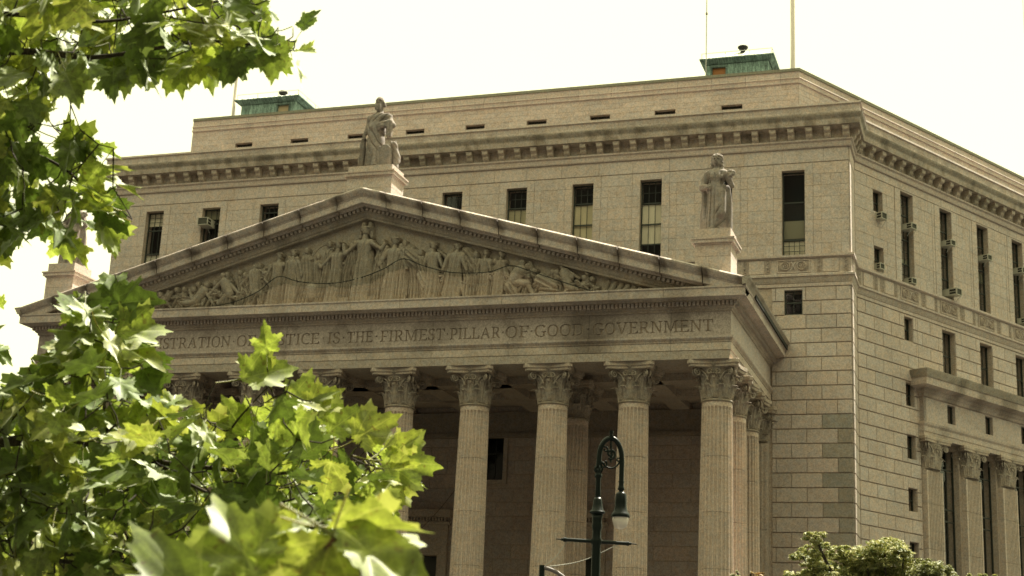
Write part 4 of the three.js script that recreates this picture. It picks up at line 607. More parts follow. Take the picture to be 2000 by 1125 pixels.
  B('carved_figure', 8.6, 0.9, [['c', 8.3, Y + 0.75, 8.75, Y + 0.5, 0.34, 0.32, 0.04, 0.7], ['c', 8.4, Y + 0.3, 8.9, Y + 0.2, 0.25, 0.25, 0.04, 1]]);
  B('carved_figure', 9.5, 1.1, [['c', 9.25, Y + 1.3, 9.25, Y + 1.28, 0.14, 0.13, 0.22], ['c', 9.35, Y + 1.0, 9.5, Y + 0.55, 0.25, 0.22, 0.13], ['c', 9.5, Y + 0.45, 9.75, Y + 0.32, 0.18, 0.15, 0.16], ['c', 9.75, Y + 0.32, 10.4, Y + 0.2, 0.12, 0.09, 0.15], ['c', 9.55, Y + 1.05, 10.0, Y + 0.75, 0.09, 0.08, 0.2], ['c', 9.55, Y + 0.4, 9.35, Y + 0.05, 0.13, 0.09, 0.15]]);
  B('carved_figure', 10.4, 0.8, [['c', 10.35, Y + 0.95, 10.35, Y + 0.93, 0.11, 0.11, 0.2], ['c', 10.3, Y + 0.7, 10.2, Y + 0.35, 0.17, 0.18, 0.1]]);
  for (let k = 0; k < 9; k++) B('carved_feather', 11.2 + k * 0.3, 0.5, [['c', 11.05 + k * 0.3, Y + 0.1, 11.3 + k * 0.3, Y + 0.72 - k * 0.06, 0.2 - k * 0.01, 0.08, -0.02 + 0.02 * (k % 2)]]);
  { const Q = rngOf(31), r1 = () => Q() * 2 - 1;
    for (let k = 0; k < 46; k++) { const x = -10.8 + k * 0.475 + r1() * 0.12, hMax = rakeY(x) - 1.3 - Y; if (hMax < 0.5) continue; const h = Math.min(hMax * (0.74 + 0.2 * Q()), 3.1), w = Math.min(0.62, h * 0.24), l = r1() * 0.25 * Math.min(1, h), z = -0.02 + 0.1 * Q(), P = [];
      P.push(['c', x + l, Y + h * 0.93, x + l, Y + h * 0.9, 0.13, 0.12, z + 0.2], ['c', x + l, Y + h * 0.76, x, Y + h * 0.45, w * 0.55, w * 0.5, z, 0.8], ['c', x, Y + h * 0.45, x + r1() * 0.2, Y + 0.1, w * 0.5, w * 0.62, z, 1.2]);
      for (let q = 0; q < 4; q++) { const y0 = Y + h * (0.25 + 0.6 * Q()), x1 = x + r1() * 0.5, y1 = y0 + r1() * 0.5; P.push(['c', x + r1() * 0.25, y0, x1, Math.max(Y + 0.1, y1), 0.11, 0.07, z + 0.16, 0.6]); }
      relief('carved_background', x - 0.85, x + 0.85, Y - 0.02, Y + h + 0.1, P, 0.03, 14); } }
  // bird-net cable hung in swags in front of the carving
  const cab = [[-7.2, 18.72], [-5.9, 18.95], [-4.9, 19.35], [-3.95, 20.0], [-3.0, 19.75], [-2.0, 19.6], [-0.9, 19.6], [0.3, 19.83], [1.2, 20.15], [2.05, 20.55], [3.0, 20.2], [4.2, 19.85], [5.3, 19.75], [6.2, 19.78], [7.05, 20.0], [8.0, 19.7], [9.2, 19.25], [10.3, 18.85], [11.0, 18.66]].map(([x, y]) => V(x, y - 0.12, ZF + 0.42));
  add('net_cable', tube(cab, 0.022, W1, 120, 5), M.dark, CH);
}
// ---- pedestals for the statues
function pedestal(x, w, z0, z1, yb, yc, yt) {
  const p = base('pedestal', x, 0, 0, 0, CH), f = [[-w / 2, z0], [-w / 2, z1], [w / 2, z1], [w / 2, z0]];
  const c = (a, b, q) => { const g = []; const h = w / 2; g.push(box(-h - q, h + q, a, b, z0 - q, z1 + q, tones(0.97, 1.04))); return g; };
  add('die', [...c(yb, yc - 0.52, 0), ...c(yc - 0.508, yc, 0)], M.stone, p);
  add('cap', [...c(yc, yc + 0.06, 0.05), ...c(yc + 0.062, yc + 0.2, 0.13), ...c(yc + 0.202, yc + 0.27, 0.17)], M.stone, p);
  add('plinth', c(yc + 0.271, yt, -0.02), M.stone, p);
}
pedestal(0, 2.2, -0.25, 1.15, 22.9, 24.5, 25.07);
pedestal(15.72, 1.5, -0.3, 1.15, 18.6, 20.5, 21.2);
pedestal(-15.72, 1.5, -0.3, 1.15, 18.6, 20.5, 21.2);

// ---- stones: the largest as parts of their own, the rest joined
stones.sort((a, b) => b.w - a.w);
stones.slice(0, 300).forEach((s) => add('stone_block', s.g, M.stone, CH));
add('small_stone_blocks', stones.slice(300).map((s) => s.g), M.stone, CH, 'stuff');
console.log('stones', stones.length);
// ---------------------------------------------------------------- statues on the pediment
const statC = (k) => (x, y, z) => { const s = soot(x * 1.5, y * 0.9, z * 1.5 + k, 1.1, 0.3), g = 0.54 + 0.07 * ns(x * 6, y * 6, z * 6); return [g * s[0], g * s[1], g * s[2]]; };
const ell = (x, y, z, cx, cy, cz, rx, ry, rz) => { const a = (x - cx) / rx, b = (y - cy) / ry, c = (z - cz) / rz, l = Math.sqrt(a * a + b * b + c * c); return (l - 1) * Math.min(rx, ry, rz); };
const head = (x, y, z, cx, cy, cz, s, hair) => {
  let d = ell(x, y, z, cx, cy, cz, 0.175 * s, 0.235 * s, 0.2 * s);
  d = smin(d, ell(x, y, z, cx, cy - 0.12 * s, cz + 0.06 * s, 0.115 * s, 0.13 * s, 0.12 * s), 0.06);               // jaw
  d = smin(d, cap(x, y, z, [cx, cy + 0.03 * s, cz + 0.19 * s], [cx, cy - 0.07 * s, cz + 0.235 * s], 0.018 * s, 0.034 * s), 0.03); // nose
  for (const e of [-1, 1]) { d = Math.max(d, -ell(x, y, z, cx + e * 0.07 * s, cy + 0.01 * s, cz + 0.195 * s, 0.05 * s, 0.04 * s, 0.055 * s)); d = smin(d, cap(x, y, z, [cx + e * 0.03 * s, cy + 0.055 * s, cz + 0.19 * s], [cx + e * 0.12 * s, cy + 0.05 * s, cz + 0.15 * s], 0.02 * s, 0.018 * s), 0.02); d = smin(d, ell(x, y, z, cx + e * 0.178 * s, cy - 0.01 * s, cz - 0.0, 0.025 * s, 0.055 * s, 0.04 * s), 0.02); }
  d = Math.max(d, -cap(x, y, z, [cx - 0.05 * s, cy - 0.115 * s, cz + 0.2 * s], [cx + 0.05 * s, cy - 0.115 * s, cz + 0.2 * s], 0.014 * s, 0.014 * s));   // mouth
  return d;
};
{
  const man = (x, y, z) => {
    let d = head(x, y, z, 0, 3.3, 0.08, 1.12);
    d = smin(d, ell(x, y, z, 0, 3.02, 0.22, 0.16, 0.24, 0.12) + 0.016 * Math.sin(x * 50), 0.03);                  // long beard
    for (const e of [-1, 1]) d = smin(d, ell(x, y, z, e * 0.2, 3.2, -0.05, 0.05, 0.12, 0.12), 0.02);            // hair at the sides
    d = smin(d, cap(x, y, z, [0, 3.1, 0], [0, 2.55, 0], 0.14, 0.19), 0.07);
    let t = smin(cap(x, y, z, [-0.42, 2.5, 0], [0.42, 2.54, 0], 0.18, 0.19), cap(x, y, z, [-0.02, 2.42, 0], [-0.1, 1.95, 0.02], 0.33, 0.37), 0.2);
    t = smin(t, cap(x, y, z, [-0.1, 1.9, 0], [-0.08, 0.1, 0.05], 0.37, 0.43), 0.15);
    const vg = (q) => Math.pow(1 - Math.abs(Math.sin(q)), 2.5);
    const fold = -(0.075 * vg((x * 0.9 + (y - 1.0) * 0.62) * 10 + 0.8 * ns(x * 2, y * 2, z * 2)) * sst(2.2, 1.8, y) * sst(0.55, 0.9, y) + 0.085 * vg(Math.atan2(x + 0.08, z) * 5.5 + ns(x * 3, y, z * 3)) * sst(0.95, 0.6, y) + 0.07 * vg((x * 1.1 - y) * 9) * sst(2.1, 2.35, y) * (x > -0.2 ? 1 : 0.4)) + 0.03;
    t -= fold; d = smin(d, t, 0.08);
    d = smin(d, cap(x, y, z, [0.42, 2.5, 0], [0.74, 2.08, 0.12], 0.18, 0.14), 0.05);                             // left arm bent across
    d = smin(d, cap(x, y, z, [0.74, 2.08, 0.14], [0.3, 1.98, 0.42], 0.13, 0.085), 0.05);
    for (let k = 0; k < 4; k++) d = smin(d, cap(x, y, z, [0.3 - k * 0.01, 2.02 - k * 0.045, 0.44], [0.16, 1.98 - k * 0.055, 0.5 - 0.015 * k], 0.03, 0.022), 0.02);
    d = smin(d, cap(x, y, z, [0.3, 2.02, 0.44], [0.25, 2.1, 0.5], 0.03, 0.022), 0.015);
    let cl = cap(x, y, z, [0.2, 2.12, 0.33], [0.66, 2.2, 0.28], 0.1, 0.13); cl = smin(cl, cap(x, y, z, [0.64, 2.05, 0.25], [0.62, 1.55, 0.24], 0.16, 0.13) - 0.02 * Math.sin(x * 45), 0.08); d = smin(d, cl, 0.05); // cloth over the forearm
    d = smin(d, cap(x, y, z, [-0.44, 2.48, 0], [-0.52, 2.05, 0.05], 0.16, 0.125), 0.05); d = smin(d, cap(x, y, z, [-0.5, 2.1, 0.05], [-0.62, 1.6, 0.22], 0.12, 0.085), 0.05);
    for (let k = 0; k < 4; k++) d = smin(d, cap(x, y, z, [-0.63 + k * 0.035, 1.58, 0.25], [-0.66 + k * 0.045, 1.44, 0.29], 0.026, 0.02), 0.02);
    d = smin(d, cap(x, y, z, [-0.58, 1.6, 0.26], [-0.54, 1.5, 0.33], 0.026, 0.02), 0.02);
    let b = cap(x, y, z, [-0.66, 1.45, 0.12], [-0.72, 0.05, 0.1], 0.12, 0.17) - 0.025 * Math.sin(y * 9 + x * 12) - 0.02 * Math.sin(x * 40); d = smin(d, b, 0.05);  // draped bundle at his right
    for (const e of [-1, 1]) d = smin(d, ell(x, y, z, -0.06 + e * 0.2, 0.07, 0.42, 0.1, 0.075, 0.2), 0.04);
    return d;
  };
  const s = tag(base('statue', 0.0, 25.07, 0.5), 'bearded stone statue in draped robe on the pedestal above the pediment peak', 'statue');
  add('body', fieldMesh(man, [-1.1, -0.02, -0.6], [1.1, 3.62, 0.75], 0.024, statC(1)), M.stone, s);
  // round-topped tablet and small crouching figure beside him
  const tb = (x, y, z) => { const dx = Math.abs(x - 0.5) - 0.27, dz = Math.abs(z - 0.1) - 0.22; let d = Math.max(dx, dz, y - 0.85, -y); d = Math.min(d, Math.max(Math.hypot(x - 0.5, y - 0.85) - 0.27, dz)); return d; };
  add('tablet', fieldMesh(tb, [0.1, -0.02, -0.3], [0.95, 1.3, 0.45], 0.03, statC(2)), M.stone, s);
  const li = (x, y, z) => { let d = ell(x, y, z, 0.78, 1.2, -0.02, 0.14, 0.14, 0.16); d = smin(d, cap(x, y, z, [0.82, 1.1, -0.08], [0.9, 0.5, -0.18], 0.14, 0.2), 0.08); d = smin(d, cap(x, y, z, [0.9, 0.5, -0.15], [0.93, 0.03, -0.05], 0.17, 0.13), 0.08); for (const e of [-1, 1]) d = smin(d, ell(x, y, z, 0.78 + e * 0.1, 1.32, -0.02, 0.05, 0.06, 0.05), 0.03); return d - 0.012 * Math.sin(x * 30 + y * 20); };
  add('crouching_figure', fieldMesh(li, [0.5, -0.02, -0.5], [1.2, 1.45, 0.3], 0.026, statC(3)), M.stone, s);

  const woman = (x, y, z) => {
    let d = head(x, y, z, 0.02, 3.2, 0.08, 1.04);
    let hr = Math.abs(ell(x, y, z, 0.02, 3.26, -0.02, 0.22, 0.235, 0.23)) - 0.045; hr = Math.max(hr, -(cap(x, y, z, [0.02, 3.3, 0.3], [0.02, 2.95, 0.3], 0.15, 0.15)));
    hr = Math.min(hr, cap(x, y, z, [-0.17, 3.2, 0], [-0.22, 2.72, 0.02], 0.08, 0.07)); hr = Math.min(hr, cap(x, y, z, [0.21, 3.2, 0], [0.25, 2.76, 0.02], 0.08, 0.07));
    d = smin(d, hr - 0.014 * Math.sin(y * 40 + Math.atan2(x, z) * 6), 0.03);
    for (let k = 0; k < 9; k++) { const a = -1.9 + k * 0.475; d = smin(d, ell(x, y, z, 0.02 + Math.sin(a) * 0.22, 3.35 + 0.02 * (k % 2), Math.cos(a) * 0.2 + 0.02, 0.06, 0.055, 0.05), 0.02); }   // wreath
    d = smin(d, cap(x, y, z, [0.02, 2.98, 0.02], [0.02, 2.7, 0], 0.105, 0.15), 0.08);
    let t = smin(cap(x, y, z, [-0.3, 2.62, 0], [0.34, 2.62, 0], 0.17, 0.17), cap(x, y, z, [0.02, 2.5, 0.03], [0.0, 2.0, 0.02], 0.33, 0.31), 0.18);
    for (const e of [-1, 1]) t = smin(t, ell(x, y, z, 0.02 + e * 0.16, 2.4, 0.26, 0.14, 0.15, 0.12), 0.08);
    t += 0.06 * Math.pow(1 - Math.abs(Math.sin(x * 13 + ns(x * 2, y, z))), 2.5) * sst(2.75, 2.5, y); d = smin(d, t, 0.06);
    d = smin(d, cap(x, y, z, [-0.28, 1.92, 0.1], [0.3, 1.95, 0.1], 0.16, 0.16) + 0.04 * Math.pow(1 - Math.abs(Math.sin(x * 12)), 2.5), 0.05);    // girdle folds
    const ang = Math.atan2(x - 0.0, z + 0.05), left = sst(0.12, -0.05, x);
    let sk = smin(cap(x, y, z, [0, 1.9, 0.02], [-0.02, 0.02, 0.0], 0.33, 0.44), cap(x, y, z, [0.2, 1.7, 0.16], [0.24, 0.75, 0.3], 0.22, 0.2), 0.12);   // bent knee on her left
    const vg = (q) => Math.pow(1 - Math.abs(Math.sin(q)), 2.5); sk += 0.1 * vg(ang * 7.5) * left * sst(1.95, 1.6, y) + 0.09 * vg((x * 1.1 - y * 0.75) * 6.5) * (1 - left) * sst(1.25, 0.8, y) - 0.02; d = smin(d, sk, 0.06);
    d = smin(d, cap(x, y, z, [-0.4, 2.58, 0], [-0.56, 2.02, 0.05], 0.15, 0.15), 0.06); d = smin(d, cap(x, y, z, [-0.56, 2.02, 0.06], [-0.3, 1.95, 0.34], 0.17, 0.08) - 0.014 * Math.sin(y * 34), 0.05);      // right arm, hand at the hip
    for (let k = 0; k < 4; k++) d = smin(d, cap(x, y, z, [-0.3, 1.99 - k * 0.04, 0.36], [-0.16, 1.96 - k * 0.05, 0.39], 0.026, 0.02), 0.02); d = smin(d, cap(x, y, z, [-0.3, 2.0, 0.36], [-0.24, 2.08, 0.4], 0.026, 0.02), 0.02);
    d = smin(d, cap(x, y, z, [-0.46, 1.95, -0.1], [-0.46, 0.05, -0.15], 0.18, 0.27) - 0.02 * Math.sin(x * 26 + y * 2), 0.06);           // cloak falling behind
    d = smin(d, cap(x, y, z, [0.42, 2.52, 0], [0.68, 2.02, 0.1], 0.13, 0.105), 0.05); d = smin(d, cap(x, y, z, [0.68, 2.0, 0.1], [0.6, 2.36, 0.3], 0.1, 0.07), 0.03);
    for (let k = 0; k < 4; k++) d = smin(d, cap(x, y, z, [0.56 + k * 0.035, 2.4, 0.33], [0.54 + k * 0.04, 2.52, 0.36], 0.026, 0.022), 0.02); d = smin(d, cap(x, y, z, [0.54, 2.36, 0.32], [0.46, 2.44, 0.36], 0.026, 0.022), 0.02);
    for (let k = 0; k < 9; k++) { const a = k * 2.4; d = smin(d, ell(x, y, z, 0.66 + Math.cos(a) * 0.12, 2.5 + Math.sin(a) * 0.1, 0.3 + 0.05 * Math.sin(a * 1.7), 0.085, 0.08, 0.08), 0.02); }   // bunch of flowers
    d = smin(d, cap(x, y, z, [0.44, 1.95, -0.12], [0.44, 0.05, -0.15], 0.16, 0.25) - 0.02 * Math.sin(x * 26 - y * 2), 0.06);
    for (const e of [-1, 1]) d = smin(d, ell(x, y, z, e * 0.2, 0.06, 0.42, 0.09, 0.07, 0.16), 0.04);
    return d;
  };
  const wg = fieldMesh(woman, [-0.95, -0.02, -0.6], [1.0, 3.62, 0.75], 0.024, statC(8));
  const a = tag(base('statue', 15.72, 21.2, 0.48), 'stone statue of a robed woman with long hair holding flowers, right pedestal', 'statue'); add('body', wg, M.stone, a);
  const b = tag(base('statue', -15.72, 21.2, 0.48, 0.0), 'stone statue mostly hidden behind leaves on the left pedestal of the pediment', 'statue'); add('body', wg, M.stone, b);
}
// ---------------------------------------------------------------- on the roof
function hut(x0, x1, zf, label, doorAt, doorMat, depth) {
  const h = tag(base('roof_house', x0, 33.9, zf), label, 'roof house', undefined), w = x1 - x0, ht = 3.28, c = (x, y, z) => { const s = soot(x * 3, y * 0.4, z, 1, 0.25); return s; };
  const dx0 = doorAt, dx1 = doorAt + 0.75;
  const cutW = cutRect([0, w, 0, ht], [[dx0, dx1, 0, ht - 0.2]]).map(([a, b, y, z]) => box(a, b, y, z, -0.12, 0, c));
  add('wall', [...cutW, box(0, w, 0, ht, -depth, -depth + 0.12, c), box(0, 0.12, 0, ht, -depth + 0.12, -0.12, c), box(w - 0.12, w, 0, ht, -depth + 0.12, -0.12, c)], M.copper, h);
  const seam = []; for (let a = 0.2; a < w; a += 0.32) if (a < dx0 - 0.05 || a > dx1 + 0.05) seam.push(box(a - 0.015, a + 0.015, 0, ht, 0, 0.03, c)); for (let z = 0.3; z < depth; z += 0.4) seam.push(box(w, w + 0.03, 0, ht, -z - 0.015, -z + 0.015, c)); add('standing_seam', seam, M.copper, h, 'stuff');
  for (const z of [0.5, 1.15]) add('side_vent', box(w + 0.001, w + 0.035, ht - 1.0, ht - 0.4, -z - 0.25, -z, W1), M.dark, h);
  add('door', box(dx0, dx1, 0, ht - 0.2, -0.1, -0.06, W1), doorMat, h);
  add('door_frame', [box(dx0 - 0.1, dx0, 0, ht - 0.2, 0, 0.07, [0.5, 0.5, 0.5]), box(dx1, dx1 + 0.1, 0, ht - 0.2, 0, 0.07, [0.5, 0.5, 0.5]), box(dx0 - 0.1, dx1 + 0.1, ht - 0.2, ht - 0.1, 0, 0.09, [0.5, 0.5, 0.5])], M.copper, h);
  const o = 0.34, pos = [], e0 = ht, e1 = ht + 0.2; const P = [[-0.05, e0, 0.05], [w + 0.05, e0, 0.05], [w + 0.05, e0, -depth - 0.05], [-0.05, e0, -depth - 0.05], [-o, e1, o], [w + o, e1, o], [w + o, e1, -depth - o], [-o, e1, -depth - o]], q4 = (a, b, cc, d) => pos.push(...P[a], ...P[b], ...P[cc], ...P[a], ...P[cc], ...P[d]);
  for (let i = 0; i < 4; i++) { const j = (i + 1) % 4; q4(i, j, 4 + j, 4 + i); } add('eaves', [tri(pos, c), box(-o - 0.02, w + o + 0.02, e1, e1 + 0.07, -depth - o - 0.02, o + 0.02, c)], M.copper, h);
  const rp = [], R = [[-o, e1 + 0.072, o], [w + o, e1 + 0.072, o], [w + o, e1 + 0.072, -depth - o], [-o, e1 + 0.072, -depth - o], [w / 2 - 0.6, e1 + 0.95, -depth / 2], [w / 2 + 0.6, e1 + 0.95, -depth / 2]], r3 = (...n) => n.forEach((k) => rp.push(...R[k])); r3(0, 1, 5, 0, 5, 4); r3(1, 2, 5); r3(2, 3, 4, 2, 4, 5); r3(3, 0, 4);
  const ribs = []; for (let a = -o + 0.25; a < w + o; a += 0.36) { const t = clamp((a + o) / (w / 2 - 0.6 + o), 0, 1) * clamp((w + o - a) / (w / 2 - 0.6 + o), 0, 1); ribs.push(rod(V(a, e1 + 0.08, o), V(a, e1 + 0.08 + 0.8 * t, o - (depth / 2 + o) * t * 0.92), 0.02, W1, 5)); }
  add('metal_roof', [tri(rp, W1), ...ribs], M.tin, h);
  const rail = []; const ry = e1 + 0.42; for (const [a, b] of [[[-o + 0.1, o - 0.1], [w + o - 0.1, o - 0.1]], [[w + o - 0.1, o - 0.1], [w + o - 0.1, -depth]]]) { rail.push(rod(V(a[0], ry, a[1]), V(b[0], ry, b[1]), 0.018, W1, 5)); for (let t = 0; t <= 1; t += 0.34) rail.push(rod(V(a[0] + (b[0] - a[0]) * t, e1 + 0.06, a[1] + (b[1] - a[1]) * t), V(a[0] + (b[0] - a[0]) * t, ry, a[1] + (b[1] - a[1]) * t), 0.018, W1, 5)); } add('guard_rail', rail, M.steel, h);
  const v = lathe([[0.001, 0], [0.2, 0], [0.16, 0.12], [0.15, 0.2], [0.26, 0.3], [0.34, 0.42], [0.35, 0.5], [0.3, 0.55], [0.001, 0.58]], W1, 16); v.scale(0.85, 0.72, 0.85); v.translate(w * 0.55, e1 + 0.74, -depth / 2 + 0.3); add('roof_ventilator', v, M.dark, h);
  return h;
}
hut(-17.75, -14.0, -18, 'green copper roof house with boarded tan doorway near the left end of the roof', 2.55, M.board, 3.4);
hut(11.62, 15.1, -18, 'green copper roof house with an orange wooden door near the roof corner', 0.33, M.wood, 2.2);
function mast(name, x, y, z, h, r, label, mat, cat) { const m = tag(base(name, x, y, z), label, cat); add('shaft', rod(V(0, 0, 0), V(0, h, 0), r, (a, b, c) => soot(a * 2, b * 1.5, c, 1, 0.12), 10, r * 0.92), mat, m); add('base_plate', rod(V(0, 0, 0), V(0, 0.25, 0), r * 1.7, W1, 10), mat, m); if (r < 0.05) add('clamp', rod(V(0, 6.2, 0), V(0, 6.32, 0), r * 2, [0.5, 0.45, 0.4], 10), mat, m); return m; }
mast('flagpole', -18.45, 33.9, -18.3, 16, 0.115, 'pale flagpole standing left of the left green roof house, crossing the leaves', M.pole, 'flagpole');
mast('flagpole', 16.42, 33.9, -18.3, 16, 0.135, 'pale flagpole rising from the roof corner right of the right green roof house', M.pole, 'flagpole');
mast('antenna', 11.67, 33.9, -17.55, 14, 0.032, 'thin grey antenna mast at the left end of the right roof house', M.steel, 'antenna');
{ // slim dark mast at the very right edge, on the side wing roof
  const m = tag(base('lightning_mast', 0, 0, 0), 'dark slender mast tip at the top right edge of the picture', 'mast'); const p = V(28.9, 33.9, -28.2); m.position.copy(p); add('shaft', rod(V(0, 12.4, 0), V(0, 22, 0), 0.1, W1, 8), M.dark, m); add('stem', rod(V(0, 0, 0), V(0, 12.4, 0), 0.015, W1, 6), M.steel, m);
}
// ---------------------------------------------------------------- air conditioners in the windows
function acGeo(w, h, dp) {
  const F = 0.028;
  return { casing: [box(-w / 2, w / 2, 0, h, -dp, dp * 0.62, W1), box(-w / 2, w / 2, h - F, h, dp * 0.62, dp, W1), box(-w / 2, w / 2, 0, F, dp * 0.62, dp, W1), box(-w / 2, -w / 2 + F, F, h - F, dp * 0.62, dp, W1), box(w / 2 - F, w / 2, F, h - F, dp * 0.62, dp, W1)],
    grille: [box(-w / 2 + F, w / 2 - F, F, h - F, dp * 0.62 + 0.002, dp - 0.035, [3, 3, 2.6])], louvre: [-1, 1].flatMap((s) => [[0.14, 0.44], [0.54, 0.84]].map(([a, b]) => box(s > 0 ? w / 2 : -w / 2 - 0.004, s > 0 ? w / 2 + 0.004 : -w / 2, h * a, h * b, dp * 0.12, dp * 0.86, W1))), bracket: [rod(V(-w / 2 + 0.05, -0.02, dp * 0.85), V(-w / 2 + 0.05, -0.36, 0.02), 0.013, W1, 5), rod(V(w / 2 - 0.05, -0.02, dp * 0.85), V(w / 2 - 0.05, -0.36, 0.02), 0.013, W1, 5)] };
}
const AC = [];
function ac(f, a, y, d, w, h, dp, label, turn = 0) { const o = tag(base('air_conditioner', ...fp(f, a, y, d), fturn(f) + turn), label, 'air conditioner', 'air conditioners in the courthouse windows'), g = acGeo(w, h, dp); add('casing', g.casing, M.casing, o); add('grille', g.grille, M.dark, o); g.louvre.forEach((q) => add('side_louvre', q, M.dark, o)); g.bracket.forEach((q) => add('support_bracket', q, M.steel, o)); return o; }
ac(FRONT, -14.36 - 0.06, 26.35, 0.05, 0.62, 0.42, 0.42, 'white air conditioner in the front window left of the pediment peak', 0);
ac(HEX, 2.02, 25.93, 0.05, 0.47, 0.35, 0.34, 'air conditioner in the small upper window nearest the building corner');
ac(HEX, 1.95, 23.34, 0.02, 0.39, 0.30, 0.24, 'low air conditioner in the small window just above the belt course near the corner');
ac(HEX, 4.62, 26.05, 0.05, 0.47, 0.31, 0.34, 'air conditioner halfway up the first tall side window from the corner');
ac(HEX, 4.7, 23.2, 0.02, 0.42, 0.30, 0.24, 'air conditioner at the foot of the first tall side window from the corner');
ac(HEX, 8.2, 26.02, 0.05, 0.44, 0.31, 0.34, 'air conditioner halfway up the second tall side window from the corner');
ac(HEX, 8.3, 23.32, 0.08, 0.49, 0.37, 0.50, 'large air conditioner jutting from the foot of the second tall side window');
ac(HEX, 11.75, 26.05, 0.05, 0.44, 0.31, 0.34, 'air conditioner halfway up the third tall side window from the corner');
ac(HEX, 15.3, 26.12, 0.05, 0.44, 0.33, 0.34, 'air conditioner halfway up the tall side window at the right edge');
ac(HEX, 15.5, 23.3, 0.03, 0.42, 0.31, 0.24, 'air conditioner at the foot of the tall side window at the right edge');
// ---------------------------------------------------------------- a loose wire across the porch
{ const w = add('porch_wire', [tube([V(-0.98, 9.35, ZW + 0.75), V(0.35, 10.7, ZW + 0.7), V(1.75, 12.85, ZW + 0.12)], 0.012, W1, 30, 5), prep(moved(new THREE.SphereGeometry(0.07, 8, 6), 1.75, 12.85, ZW + 0.1), W1)], M.dark, scene); tag(w, 'thin dark wire slanting down the porch wall between the columns', 'wire'); }
